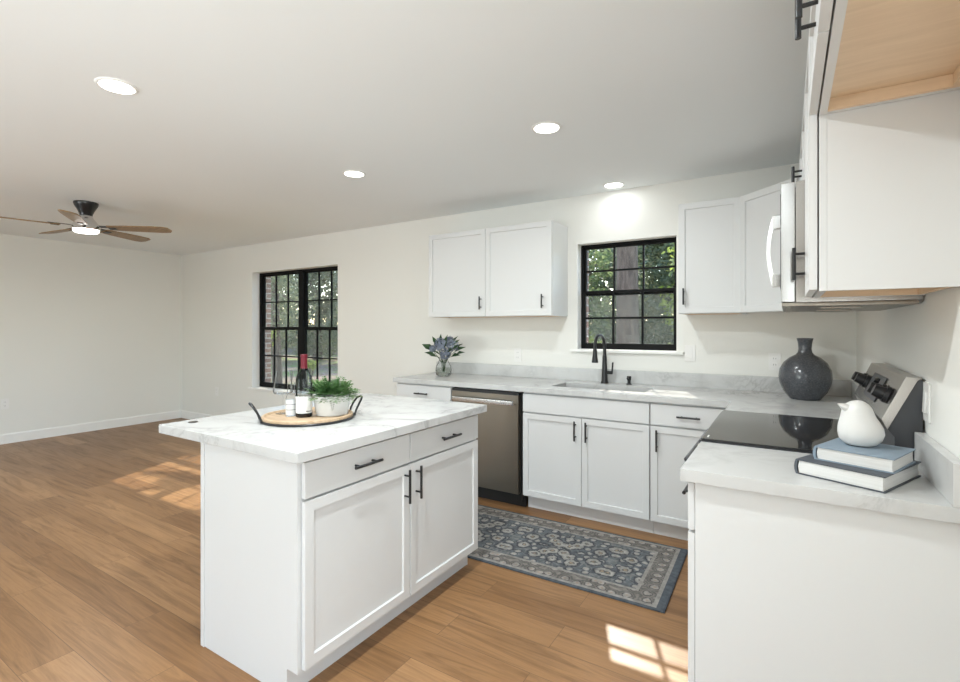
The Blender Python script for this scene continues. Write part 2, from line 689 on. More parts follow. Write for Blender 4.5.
# ------------------------------------------------------------------ windows
def sash(root, x0, x1, z0, z1, y, cols, rows, rail=0.03, mw=0.016, bottom=None):
    bottom = bottom or rail
    m = MB()
    t = 0.028
    m.box(x0, x0 + rail, y, y + t, z0, z1)
    m.box(x1 - rail, x1, y, y + t, z0, z1)
    m.box(x0 + rail, x1 - rail, y, y + t, z0, z0 + bottom)
    m.box(x0 + rail, x1 - rail, y, y + t, z1 - rail, z1)
    s = m.build('sash', M_FRAME, root, False)
    gx0, gx1, gz0, gz1 = x0 + rail, x1 - rail, z0 + bottom, z1 - rail
    for k in range(1, cols):
        x = gx0 + (gx1 - gx0) * k / cols
        MB().box(x - mw / 2, x + mw / 2, y + 0.004, y + 0.022, gz0, gz1).build('muntin', M_FRAME, s, False)
    for k in range(1, rows):
        z = gz0 + (gz1 - gz0) * k / rows
        MB().box(gx0, gx1, y + 0.003, y + 0.023, z - mw / 2, z + mw / 2).build('muntin', M_FRAME, s, False)
    MB().box(gx0, gx1, y + 0.012, y + 0.015, gz0, gz1).build('pane', M_PANE, s, False)
    return s


def window(name, W, halves, yf, fr, zmeet, mull, stool_out):
    x0, x1, z0, z1 = W
    root = struct_root(name, (0, 0, 0))
    m = MB()
    m.box(x0, x0 + fr, yf, yf + 0.06, z0, z1)
    m.box(x1 - fr, x1, yf, yf + 0.06, z0, z1)
    m.box(x0 + fr, x1 - fr, yf, yf + 0.06, z0, z0 + fr)
    m.box(x0 + fr, x1 - fr, yf, yf + 0.06, z1 - fr * 0.8, z1)
    if halves == 2:
        xm = (x0 + x1) / 2 + 0.035
        m.box(xm - mull / 2, xm + mull / 2, yf - 0.004, yf + 0.06, z0 + fr, z1 - fr * 0.8)
    m.build('window_frame', M_FRAME, root, False)
    spans = [(x0 + fr, x1 - fr)] if halves == 1 else [(x0 + fr, xm - mull / 2), (xm + mull / 2, x1 - fr)]
    for a, b in spans:
        sash(root, a, b, zmeet - 0.018, z1 - fr * 0.8, yf + 0.031, 3, 2, 0.02, 0.014)
        sash(root, a, b, z0 + fr, zmeet + 0.022, yf + 0.002, 3, 2, 0.024 if halves == 2 else 0.02, bottom=0.032)
    for a, b in spans:
        hi = z1 - fr * 0.8 if halves == 2 else zmeet
        MB().box(a, b, yf + 0.061, yf + 0.0615, z0 + fr, hi).build('insect_screen', M_SCREEN, root, False)
    # stool and plain white returns
    MB().box(x0 - 0.05, x1 + 0.05, -stool_out, -0.0005, z0 - 0.018, z0 + 0.002, 0.002).build('window_stool', M_TRIM, root)
    r = MB()
    r.box(x0, x0 + 0.004, 0.0, yf, z0 + 0.004, z1 - 0.004)
    r.box(x1 - 0.004, x1, 0.0, yf, z0 + 0.004, z1 - 0.004)
    r.box(x0, x1, 0.0, yf, z1 - 0.004, z1)
    r.box(x0, x1, 0.0, yf, z0, z0 + 0.004)
    r.build('window_jamb', M_TRIM, root, False)
    return root


window('window_1', W1, 2, 0.105, 0.035, 1.335, 0.085, 0.03)
window('window_2', W2, 1, 0.085, 0.02, 1.63, 0, 0.03)

# ------------------------------------------------------------------ ceiling lights
DL = [(-2.92, -2.86, 'largest-looking recessed downlight, in the open ceiling nearer the fan and camera', 1.1),
      (-1.475, -1.416, 'recessed downlight over the floor between the island and the sink cabinet', 1.1),
      (-2.954, -1.404, 'recessed downlight over the far end of the island, smallest of the open ceiling lights', 0.15),
      (-1.485, -0.165, 'recessed downlight close to the wall directly above the sink window', 0.08),
      (-1.48, -2.86, 'recessed downlight overhead beside the near end of the island, above the frame', 2.4)]


def downlight(x, y, label, power=1.0):
    t = thing('ceiling_downlight', label, 'ceiling light', (x, y, H), 0, 'recessed downlights in the kitchen ceiling')
    MB().lathe([(0.081, 0.0), (0.079, -0.004), (0.073, -0.007), (0.067, -0.006), (0.066, 0.0)], seg=48).build('trim_ring', M_TRIM, t)
    MB().lathe([(0.0, -0.0045), (0.0662, -0.0045), (0.0662, -0.001), (0.0, -0.001)], seg=48).build('lens', M_LENS, t)
    d = bpy.data.lights.new('downlight_lamp', 'AREA')
    d.shape = 'DISK'
    d.size = 0.125
    d.energy = DOWNLIGHT_W * power
    d.color = (0.93, 0.99, 1.0)
    lo = bpy.data.objects.new('downlight_lamp', d)
    COL.objects.link(lo)
    lo.parent = t
    lo.location = (0, 0, -0.012)
    return t


for x, y, lb, pw in DL:
    downlight(x, y, lb, pw)


# ------------------------------------------------------------------ ceiling fan
def fan():
    t = thing('ceiling_fan', 'black and chrome ceiling fan with five brown wooden blades and a lit lens', 'ceiling fan', (-5.53, -2.065, H))
    MB().lathe([(0, 0), (0.088, 0), (0.088, -0.012), (0.083, -0.028), (0.058, -0.075), (0.046, -0.105), (0.045, -0.115), (0, -0.115)]).build('canopy', M_BLACK, t)
    MB().lathe([(0, -0.116), (0.044, -0.116), (0.052, -0.135), (0.085, -0.18), (0.101, -0.203), (0.103, -0.23), (0.096, -0.236), (0, -0.236)]).build('motor_housing', M_CHROME, t)
    MB().lathe([(0, -0.237), (0.092, -0.237), (0.09, -0.252), (0.077, -0.261), (0, -0.264)]).build('light_lens', M_LENS, t)
    for k in range(5):
        a = R(43 + 72 * k)
        mt = Matrix.Rotation(a, 4, 'Z') @ Matrix.Translation((0, 0, -0.213)) @ Matrix.Rotation(R(-11), 4, 'X')
        pts = [(0.175, -0.045), (0.30, -0.055), (0.52, -0.066), (0.62, -0.064), (0.66, -0.045), (0.67, 0.02), (0.65, 0.057), (0.58, 0.066), (0.30, 0.055), (0.175, 0.045)]
        b = MB().prism(pts, -0.004, 0.004, 'z', 0.0015)
        b.xf(mt)
        bo = b.build('blade', M_BLADE, t)
        br = MB()
        br.box(0.105, 0.20, -0.02, 0.02, 0.0045, 0.010, 0.001)
        br.box(0.18, 0.25, -0.032, 0.032, 0.0045, 0.009, 0.001)
        br.box(0.18, 0.235, -0.02, 0.02, -0.010, -0.0045, 0.001)
        br.xf(mt)
        br.build('blade_bracket', M_BLACK, bo)
    d = bpy.data.lights.new('fan_lamp', 'AREA')
    d.shape = 'DISK'
    d.size = 0.17
    d.energy = FAN_W
    d.color = (0.93, 0.99, 1.0)
    lo = bpy.data.objects.new('fan_lamp', d)
    COL.objects.link(lo)
    lo.parent = t
    lo.location = (0, 0, -0.27)


fan()


# ------------------------------------------------------------------ cabinets
def pull(parent, x, z, length, vertical=True, yf=-0.0225, out=0.032):
    m = MB()
    h = length / 2
    y = yf - out
    if vertical:
        m.cyl((x, y, z - h), (x, y, z + h), 0.006, seg=14)
        for s in (-1, 1):
            m.cyl((x, yf - 0.0005, z + s * h * 0.62), (x, y, z + s * h * 0.62), 0.0045, seg=10)
    else:
        m.cyl((x - h, y, z), (x + h, y, z), 0.006, seg=14)
        for s in (-1, 1):
            m.cyl((x + s * h * 0.62, yf - 0.0005, z), (x + s * h * 0.62, y, z), 0.0045, seg=10)
    o = m.build('handle', M_BLACK, parent)
    o['label'] = 'matte black bar handle'
    return o


def door(root, x0, x1, z0, z1, hx=None, hz=None, hl=0.135):
    d = MB().shaker(x0, x1, z0, z1).build('door', M_CAB, root)
    if hx is not None:
        pull(d, hx, hz, hl)
    return d


def drawer(root, x0, x1, z0, z1, hl=0.135, handle=True, name='drawer'):
    d = MB().box(x0, x1, -0.0225, -0.0025, z0, z1, 0.002).build(name, M_CAB, root)
    if handle:
        pull(d, (x0 + x1) / 2, (z0 + z1) / 2 + 0.0, hl, False)
    return d


TOP = 0.8745
ZD0, ZD1, ZW0, ZW1 = 0.117, 0.722, 0.732, 0.862


def base_cabinet(label, loc, rz, W, D=0.605, toe=0.075, hollow=False, name='base_cabinet', cat='cabinet'):
    t = thing(name, label, cat, loc, rz)
    m = MB()
    if hollow:
        m.box(0, 0.018, 0.001, D, 0.105, TOP)
        m.box(W - 0.018, W, 0.001, D, 0.105, TOP)
        m.box(0.018, W - 0.018, 0.001, D, 0.105, 0.123)
        m.box(0.018, W - 0.018, D - 0.012, D, 0.123, TOP)
        m.box(0.018, W - 0.018, 0.001, 0.02, ZD1 - 0.02, ZW0 + 0.02)
        m.box(0.018, W - 0.018, 0.001, 0.02, TOP - 0.03, TOP)
        m.box(W / 2 - 0.03, W / 2 + 0.03, 0.001, 0.02, 0.123, ZD1 - 0.02)
    else:
        m.box(0, W, 0.001, D, 0.105, TOP)
    m.build('carcass', M_CAB, t, False)
    MB().box(0.0, W, toe, toe + 0.015, 0.0, 0.1045).build('toe_kick', M_CAB, t, False)
    return t


g = 0.0035
# back run ---------------------------------------------------------------
t = base_cabinet('white base cabinet at the open end of the back counter, left of the dishwasher', (-3.25, -0.61, 0), 0, 0.585)
drawer(t, g, 0.585 - g, ZW0, ZW1)
door(t, g, 0.585 - g, ZD0, ZD1, 0.585 - 0.04, 0.64)

t = base_cabinet('wide white sink cabinet with two doors and a false front under the window', (-2.022, -0.61, 0), 0, 0.909, hollow=True)
drawer(t, g, 0.909 - g, ZW0, ZW1, handle=False, name='false_front')
door(t, g, 0.4545 - g / 2, ZD0, ZD1, 0.4545 - 0.042, 0.635)
door(t, 0.4545 + g / 2, 0.909 - g, ZD0, ZD1, 0.4545 + 0.042 - 0.004, 0.635)

t = base_cabinet('narrow white corner base cabinet with one drawer and door, between sink cabinet and range', (-1.111, -0.61, 0), 0, 1.105)
drawer(t, g, 0.46, ZW0, ZW1)
door(t, g, 0.46, ZD0, ZD1, 0.045, 0.635)

# right run --------------------------------------------------------------
t = base_cabinet('white base cabinet in the corner beyond the range, facing the island', (-0.61, -0.612, 0), R(-90), 0.442)
drawer(t, 0.05, 0.442 - g, ZW0, ZW1)
door(t, 0.05, 0.442 - g, ZD0, ZD1, 0.1, 0.635)

t = base_cabinet('white end base cabinet under the stacked books, its plain side panel facing out', (-0.61, -1.832, 0), R(-90), 0.385)
drawer(t, g, 0.385 - g, ZW0 - 0.015, ZW1)
door(t, g, 0.385 - g, ZD0, ZD1 - 0.015, 0.05, 0.62)
MB().prism([(0.001, 0.105), (0.001, TOP), (0.605, TOP), (0.605, 0.0), (0.075, 0.0), (0.075, 0.105)], 0.3855, 0.398, 'x').build('end_panel', M_CAB, t, False)

# island -----------------------------------------------------------------
IW = 1.166
t = base_cabinet('white kitchen island cabinet with two drawers above two doors', (-1.854, -2.71, 0), R(90), IW, 0.61, 0.06, name='island_cabinet')
for k in (0, 1):
    x0, x1 = k * IW / 2 + g, (k + 1) * IW / 2 - g
    drawer(t, x0, x1, ZW0, ZW1, 0.15)
    door(t, x0, x1, ZD0, ZD1, (IW / 2 - 0.04) if k == 0 else (IW / 2 + 0.04), 0.635, 0.15)
MB().prism([(0.0, 0.105), (0.0, TOP), (0.625, TOP), (0.625, 0.0), (0.058, 0.0), (0.058, 0.105)], -0.012, -0.0005, 'x').build('end_panel', M_CAB, t, False)
MB().box(-0.017, -0.0125, 0.600, 0.625, 0.0, TOP, 0.001).build('corner_batten', M_CAB, t)
MB().box(-0.0005, IW, 0.6105, 0.625, 0.0, TOP).build('back_panel', M_CAB, t, False)
MB().prism([(0.0, 0.105), (0.0, TOP), (0.625, TOP), (0.625, 0.0), (0.058, 0.0), (0.058, 0.105)], IW + 0.0005, IW + 0.012, 'x').build('end_panel', M_CAB, t, False)


# countertops ------------------------------------------------------------
ZC0, ZC1 = 0.8755, 0.914
SX0, SX1, SY0, SY1 = -1.86, -1.18, -0.485, -0.19
t = thing('countertop', 'white veined quartz counter wrapping from the flower vase past the sink to the range', 'countertop', (0, 0, 0))
MB().cells([-3.275, SX0, SX1, -0.648, -0.003], [-1.053, -0.648, SY0, SY1, -0.003],
           lambda i, j: (j > 0 or i == 3) and not (i == 1 and j == 2), ZC0, ZC1, 'z', 0.0035).build('slab', M_QUARTZ, t)
MB().box(-3.275, -0.003, -0.024, -0.003, ZC1 + 0.0005, 1.016, 0.0025).build('backsplash', M_QUARTZ, t)
MB().box(-0.028, -0.003, -1.053, -0.0245, ZC1 + 0.0005, 1.016, 0.0025).build('backsplash', M_QUARTZ, t)
t = thing('countertop', 'short white veined quartz counter with the books, at the near end beside the range', 'countertop', (0, 0, 0))
MB().box(-0.648, -0.003, -2.255, -1.827, ZC0, ZC1, 0.0035).build('slab', M_QUARTZ, t)
MB().box(-0.029, -0.003, -2.255, -1.827, ZC1 + 0.0005, 1.02, 0.0025).build('backsplash', M_QUARTZ, t)
isl = MB().box(-2.757, -1.801, -2.763, -1.50, ZC0, ZC1, 0.0035).build('island_countertop', M_QUARTZ)
tag(isl, 'white veined quartz slab on the island, overhanging on the living room side', 'countertop')

# sink -------------------------------------------------------------------
t = thing('sink', 'undermount stainless sink basin sunk into the counter under the window', 'sink', (0, 0, 0))
m = MB()
a, b, c, d = SX0 - 0.012, SX1 + 0.012, SY0 - 0.012, SY1 + 0.012
zt, zb = 0.875, 0.69
m.cells([a - 0.004, a, b, b + 0.004], [c - 0.004, c, d, d + 0.004], lambda i, j: not (i == 1 and j == 1), zb, zt, 'z')
m.box(a, b, c, d, zb - 0.004, zb)
m.build('basin', M_STEEL, t, False)
MB().lathe([(0, 0.003), (0.04, 0.003), (0.045, 0.0), (0.0, 0.0)], (-1.52, -0.33, zb + 0.001)).build('drain', M_CHROME, t)

# faucet -----------------------------------------------------------------
t = thing('kitchen_faucet', 'matte black gooseneck pull-down faucet behind the sink', 'faucet', (-1.578, -0.095, ZC1))
MB().lathe([(0, 0.0005), (0.030, 0.0005), (0.029, 0.008), (0.024, 0.02), (0.0205, 0.10), (0.0165, 0.2), (0.0145, 0.22), (0, 0.22)]).build('body', M_BLACK, t)
pts = [(0, 0, 0.2205), (0, 0, 0.27)]
for k in range(0, 13):
    a = PI * k / 12
    pts.append((-0.01 * (1 - math.cos(a)), -0.085 * (1 - math.cos(a)), 0.29 + 0.085 * math.sin(a)))
pts += [(-0.02, -0.17, 0.275)]
MB().tube(pts, 0.0125, 14).build('neck', M_BLACK, t)
MB().lathe([(0, 0.0), (0.013, 0.0), (0.015, -0.02), (0.0175, -0.05), (0.024, -0.095), (0.024, -0.105), (0.0, -0.107)], (-0.02, -0.17, 0.2745)).build('spray_head', M_BLACK, t)
m = MB().cyl((0.018, 0, 0.085), (0.062, 0, 0.085), 0.013, seg=18)
m.cyl((0.058, 0, 0.085), (0.064, 0, 0.165), 0.0065, seg=12)
m.build('lever', M_BLACK, t)
t = thing('soap_dispenser', 'short black deck soap dispenser right of the faucet', 'soap dispenser', (-1.392, -0.085, ZC1))
MB().lathe([(0, 0.0005), (0.021, 0.0005), (0.020, 0.006), (0.0125, 0.009), (0.0115, 0.032), (0, 0.032)]).build('base', M_BLACK, t)
m = MB().lathe([(0, 0.0325), (0.0155, 0.0325), (0.0165, 0.060), (0.014, 0.064), (0, 0.064)])
m.cyl((0, -0.014, 0.054), (0, -0.048, 0.05), 0.006, seg=10)
m.build('pump_head', M_BLACK, t)


# dishwasher -------------------------------------------------------------
DW = 0.615
t = thing('dishwasher', 'stainless steel dishwasher with a wide bar handle, left of the sink cabinet', 'dishwasher', (-2.655, -0.61, 0))
MB().box(0.002, DW - 0.002, 0.005, 0.58, 0.105, 0.868).build('tub', M_TOE, t, False)
dr = MB().box(0.004, DW - 0.010, -0.035, 0.0045, 0.115, 0.845, 0.004).build('door', M_STEEL, t)
MB().box(0.004, DW - 0.010, -0.03, 0.0045, 0.8465, 0.865, 0.002).build('control_strip', M_BLACKPL, t)
hd = MB()
hd.box(0.03, DW - 0.035, -0.076, -0.058, 0.772, 0.806, 0.005)
hd.box(0.035, 0.058, -0.0595, -0.0352, 0.781, 0.803, 0.002)
hd.box(DW - 0.063, DW - 0.04, -0.0595, -0.0352, 0.781, 0.803, 0.002)
hd.build('handle', M_STEELB, dr)
MB().lathe([(0, 0), (0.011, 0), (0.011, 0.0015), (0, 0.0015)], seg=20).xf(Matrix.Translation((0.17, -0.0352, 0.25)) @ Matrix.Rotation(R(90), 4, 'X')).build('badge', M_STEELB, dr)
MB().box(0.002, DW + 0.008, 0.05, 0.07, 0.002, 0.1045).build('toe_kick', M_TOE, t, False)
MB().box(0.006, DW - 0.006, 0.012, 0.049, 0.05, 0.104).build('kick_plate', M_TOE, t, False)


# wall cabinets ----------------------------------------------------------
UZ0, UZ1 = 1.441, 2.188


def wall_cabinet(label, loc, rz, W, Hc, doors, D=0.303):
    t = thing('wall_cabinet', label, 'cabinet', loc, rz)
    m = MB()
    s = 0.016
    m.box(0, s, 0.0195, D, 0, Hc)
    m.box(W - s, W, 0.0195, D, 0, Hc)
    m.box(s, W - s, 0.0195, D, Hc - 0.012, Hc)
    m.box(s, W - s, D - 0.008, D, 0.04, Hc - 0.012)
    m.box(0, 0.038, 0.001, 0.019, 0, Hc)
    m.box(W - 0.038, W, 0.001, 0.019, 0, Hc)
    m.box(0.038, W - 0.038, 0.001, 0.019, 0, 0.038)
    m.box(0.038, W - 0.038, 0.001, 0.019, Hc - 0.038, Hc)
    m.build('carcass', M_CAB, t, False)
    b = MB()
    b.box(s + 0.0005, W - s - 0.0005, 0.0195, D - 0.0085, 0.032, 0.044)
    b.box(s + 0.0002, s + 0.012, 0.0195, D - 0.0085, 0.0005, 0.0315)
    b.box(W - s - 0.012, W - s - 0.0002, 0.0195, D - 0.0085, 0.0005, 0.0315)
    b.box(s + 0.0125, W - s - 0.0125, D - 0.022, D - 0.0085, 0.0005, 0.0315)
    bo = b.build('bottom_panel', M_MAPLE, t, False)
    bo['label'] = 'unpainted natural wood underside'
    for (x0, x1, hx, hz) in doors:
        door(t, x0, x1, 0.004, Hc - 0.004, hx, hz, 0.11)
    return t


HC = UZ1 - UZ0
wall_cabinet('white two-door wall cabinet between the two windows, above the flower vase', (-3.135, -0.305, UZ0), 0, 1.213, HC,
             [(g, 0.6065 - g / 2, 0.6065 - 0.042, 0.115), (0.6065 + g / 2, 1.213 - g, 1.213 - 0.075, 0.115)])
wall_cabinet('narrow single-door white wall cabinet just right of the sink window', (-0.998, -0.305, UZ0), 0, 0.384, HC,
             [(g, 0.384 - g, 0.04, 0.115)])
wall_cabinet('white wall cabinet between the angled corner cabinet and the microwave', (-0.294, -0.616, UZ0), R(-90), 0.44, HC,
             [(g, 0.44 - g, 0.045, 0.115)], 0.292)
wall_cabinet('low white wall cabinet directly above the microwave', (-0.294, -1.06, 1.866), R(-90), 0.757, UZ1 - 1.866,
             [(g, 0.3785 - g / 2, 0.3785 - 0.042, 0.085), (0.3785 + g / 2, 0.757 - g, 0.3785 + 0.042, 0.085)], 0.292)
wall_cabinet('white wall cabinet with a large plain side panel, next to the microwave', (-0.294, -1.82, UZ0 + 0.009), R(-90), 0.38, HC - 0.009,
             [(g, 0.38 - g, 0.05, 0.115)], 0.292)
wall_cabinet('short white cabinet over the refrigerator space, underside of bare wood', (-0.294, -2.203, 1.938), R(-90), 0.914, UZ1 - 1.938,
             [(g, 0.457 - g / 2, 0.457 - 0.042, 0.08), (0.457 + g / 2, 0.914 - g, 0.457 + 0.042, 0.08)], 0.292)

# angled corner cabinet
t = thing('wall_cabinet', 'white corner wall cabinet with an angled door, between sink window and microwave', 'cabinet', (0, 0, UZ0))
P5 = [(-0.613, -0.002), (-0.613, -0.304), (-0.304, -0.613), (-0.002, -0.613), (-0.002, -0.002)]
MB().prism(P5, 0.03, HC, 'z').build('carcass', M_CAB, t, False)
P6 = [(-0.6, -0.012), (-0.6, -0.30), (-0.30, -0.6), (-0.012, -0.6), (-0.012, -0.012)]
MB().prism(P6, 0.012, 0.0295, 'z').build('bottom_panel', M_MAPLE, t, False)
m = MB()
m.prism([(-0.613, -0.002), (-0.613, -0.304), (-0.6005, -0.2995), (-0.6005, -0.002)], 0.0, 0.0295, 'z')
m.prism([(-0.613, -0.3045), (-0.304, -0.613), (-0.3, -0.601), (-0.601, -0.3)], 0.0, 0.0295, 'z')
m.build('bottom_rail', M_CAB, t, False)
dl = math.hypot(0.309, 0.309)
dm = MB().shaker(0.006, dl - 0.006, 0.004, HC - 0.004, -0.0225, -0.003)
dm.xf(Matrix.Translation((-0.613, -0.304, 0)) @ Matrix.Rotation(R(-45), 4, 'Z'))
dd = dm.build('door', M_CAB, t)
hm = pull(dd, dl - 0.05, 0.115, 0.11)
hm.matrix_local = Matrix.Translation((-0.613, -0.304, 0)) @ Matrix.Rotation(R(-45), 4, 'Z')


# microwave --------------------------------------------------------------
t = thing('microwave', 'stainless over-the-range microwave with a bowed handle, under the low wall cabinet', 'microwave', (-0.345, -1.062, 1.437), R(-90))
MW = 0.754
MB().box(0, MW, 0.002, 0.34, 0.0, 0.425, 0.002).build('body', M_PANEL, t)
dr = MB().box(0.0, 0.56, -0.042, 0.0, 0.002, 0.423, 0.004).build('door', M_STEELB, t)
MB().box(0.05, 0.49, -0.0445, -0.0422, 0.07, 0.36, 0.001).build('door_window', M_GLASSTOP, dr)
m = MB()
HN = 14
prev = None
for k in range(HN + 1):
    u = k / HN
    z = 0.078 + 0.27 * u
    yo = -0.074 - 0.020 * math.sin(PI * u)
    yi = yo + 0.014
    ring = [m.bm.verts.new(p) for p in ((0.510, yi, z), (0.514, yo, z), (0.536, yo, z), (0.540, yi, z))]
    if prev:
        for a_, b_ in ((0, 1), (1, 2), (2, 3), (3, 0)):
            m.bm.faces.new((prev[a_], prev[b_], ring[b_], ring[a_]))
    else:
        m.bm.faces.new(ring)
    prev = ring
m.bm.faces.new(list(reversed(prev)))
m.box(0.510, 0.540, -0.074, -0.0425, 0.072, 0.122, 0.003)
m.box(0.510, 0.540, -0.074, -0.0425, 0.300, 0.354, 0.003)
m.build('handle', M_STEELB, dr)
cp = MB().box(0.5635, MW, -0.042, 0.0, 0.002, 0.423, 0.004).build('control_panel', M_STEELB, t)
MB().box(0.585, MW - 0.02, -0.0445, -0.0422, 0.28, 0.39, 0.001).build('display', M_GLASSTOP, cp)
MB().box(0.585, MW - 0.02, -0.0445, -0.0422, 0.05, 0.26, 0.001).build('keypad', M_CHAR, cp)
m = MB()
m.box(0.0, MW, -0.04, 0.33, -0.014, -0.001, 0.003)
for x in (0.12, 0.46):
    m.box(x, x + 0.18, 0.08, 0.2, -0.019, -0.0145, 0.001)
for k in range(9):
    m.box(0.06 + k * 0.075, 0.06 + k * 0.075 + 0.05, -0.028, -0.012, -0.0165, -0.0145)
m.build('bottom_grille', M_STEEL, t)


# range ------------------------------------------------------------------
t = thing('range', 'freestanding electric range with black glass cooktop and tilted rear control panel', 'stove', (-0.62, -1.062, 0), R(-90))
RW = 0.756
MB().box(0.0, RW, 0.0, 0.60, 0.06, 0.902, 0.002).build('body', M_CHAR, t)
ct = MB().box(-0.002, RW + 0.002, -0.028, 0.545, 0.9165, 0.925, 0.003)
ct = ct.build('cooktop', M_GLASSTOP, t)
MB().box(0.05, 0.09, -0.012, -0.006, 0.9252, 0.9256).xf(Matrix.Translation((0.64, 0, 0))).build('logo_mark', M_WHITEPL, ct, False)
MB().box(0.0, RW, -0.036, 0.545, 0.9025, 0.916, 0.004).build('cooktop_rim', M_CHAR, t)
dr = MB().box(0.003, RW - 0.003, -0.045, -0.001, 0.24, 0.895, 0.006).build('oven_door', M_STEEL, t)
MB().box(0.1, RW - 0.1, -0.048, -0.0455, 0.36, 0.70, 0.002).build('oven_window', M_GLASSTOP, dr)
pts = [(0.04, -0.0455, 0.80), (0.045, -0.075, 0.815)] + [(0.06 + (RW - 0.12) * k / 8, -0.088, 0.82) for k in range(9)] + [(RW - 0.045, -0.075, 0.815), (RW - 0.04, -0.0455, 0.80)]
MB().tube(pts, 0.012, 12).build('handle', M_CHAR, dr)
MB().box(0.003, RW - 0.003, -0.04, -0.001, 0.065, 0.232, 0.005).build('storage_drawer', M_STEEL, t)
for x in (0.05, RW - 0.05):
    for y in (0.06, 0.52):
        MB().cyl((x, y, 0), (x, y, 0.06), 0.016).build('leveling_foot', M_BLACKPL, t)
X = lambda wx: wx + 0.62      # world x -> local y
body = [(X(-0.007), 0.9255), (X(-0.007), 1.184), (X(-0.0215), 1.179), (X(-0.0925), 1.0185), (X(-0.075), 0.995), (X(-0.075), 0.9255)]
MB().prism(body, 0.004, RW - 0.002, 'x').build('back_guard', M_CHAR, t, False)
pan = [(X(-0.048), 1.190), (X(-0.008), 1.190), (X(-0.008), 1.1865), (X(-0.0205), 1.183), (X(-0.094), 1.0155), (X(-0.109), 1.049)]
po = MB().prism(pan, 0.0, RW + 0.003, 'x', 0.0015).build('control_panel', M_PANEL, t)
nrm = Vector((0, -0.9178, 0.397))
up = Vector((0, 0.397, 0.9178))
fc = Vector((0, X(-0.0795), 1.1195))
q = Matrix((Vector((1, 0, 0)), up, -nrm)).transposed().to_4x4()  # local x, up, inward
for kx in (0.085, 0.185, 0.575, 0.675):
    base = fc + Vector((kx, 0, 0))
    m = MB().cyl(base + nrm * 0.003, base + nrm * 0.014, 0.029, 0.027, 24)
    m.cyl(base + nrm * 0.0142, base + nrm * 0.045, 0.0225, 0.019, 24)
    o = m.build('knob', M_BLACKPL, po)
m = MB().box(-0.14, 0.14, -0.048, 0.048, -0.004, -0.001, 0.001)
m.xf(Matrix.Translation(fc + Vector((0.38, 0, 0))) @ q)
ds = m.build('display', M_CHAR, po)
m = MB()
for k in range(4):
    m.box(-0.10 + k * 0.058, -0.06 + k * 0.058, -0.03, -0.012, -0.0055, -0.0042)
m.box(-0.05, 0.05, 0.005, 0.035, -0.0055, -0.0042)
m.xf(Matrix.Translation(fc + Vector((0.38, 0, 0))) @ q)
m.build('touch_keys', M_GLASSTOP, ds, False)


# ------------------------------------------------------------------ outlets and switches
def outlet(label, loc, rz, duplex=True, w=0.072, h=0.118):
    t = thing('wall_outlet' if duplex else 'wall_switch', label, 'outlet' if duplex else 'switch', loc, rz)
    MB().box(-w / 2, w / 2, -0.006, -0.0005, -h / 2, h / 2, 0.002).build('face_plate', M_WHITEPL, t)
    if duplex:
        for s in (-1, 1):
            rc = MB().box(-0.016, 0.016, -0.0085, -0.0062, s * 0.021 - 0.014, s * 0.021 + 0.014, 0.001).build('receptacle', M_WHITEPL, t)
            m = MB()
            m.box(-0.0075, -0.0055, -0.0089, -0.0086, s * 0.021 - 0.004, s * 0.021 + 0.006)
            m.box(0.0055, 0.0075, -0.0089, -0.0086, s * 0.021 - 0.004, s * 0.021 + 0.006)
            m.build('slots', M_SLOT, rc, False)
    else:
        m = MB().prism([(-0.0062, -0.033), (-0.0062, 0.033), (-0.0085, 0.033), (-0.0115, -0.033)], -0.016, 0.016, 'x', 0.001)
        m.build('rocker', M_WHITEPL, t)
    return t


outlet('white duplex outlet on the back wall between flower vase and faucet', (-2.39, 0, 1.106), 0)
outlet('white wall switch just right of the sink window sill', (-0.972, 0, 1.16), 0, False)
outlet('white duplex outlet on the back wall left of the round grey vase', (-0.44, 0, 1.118), 0)
outlet('white wall switch on the right wall above the range end, seen edge-on', (0, -1.845, 1.118), R(-90), False, 0.08, 0.12)
outlet('white duplex outlet low on the far living room wall', (XL, -1.96, 0.462), R(90))
outlet('white duplex outlet low on the window wall, left of the double window', (-7.12, 0, 0.46), 0)


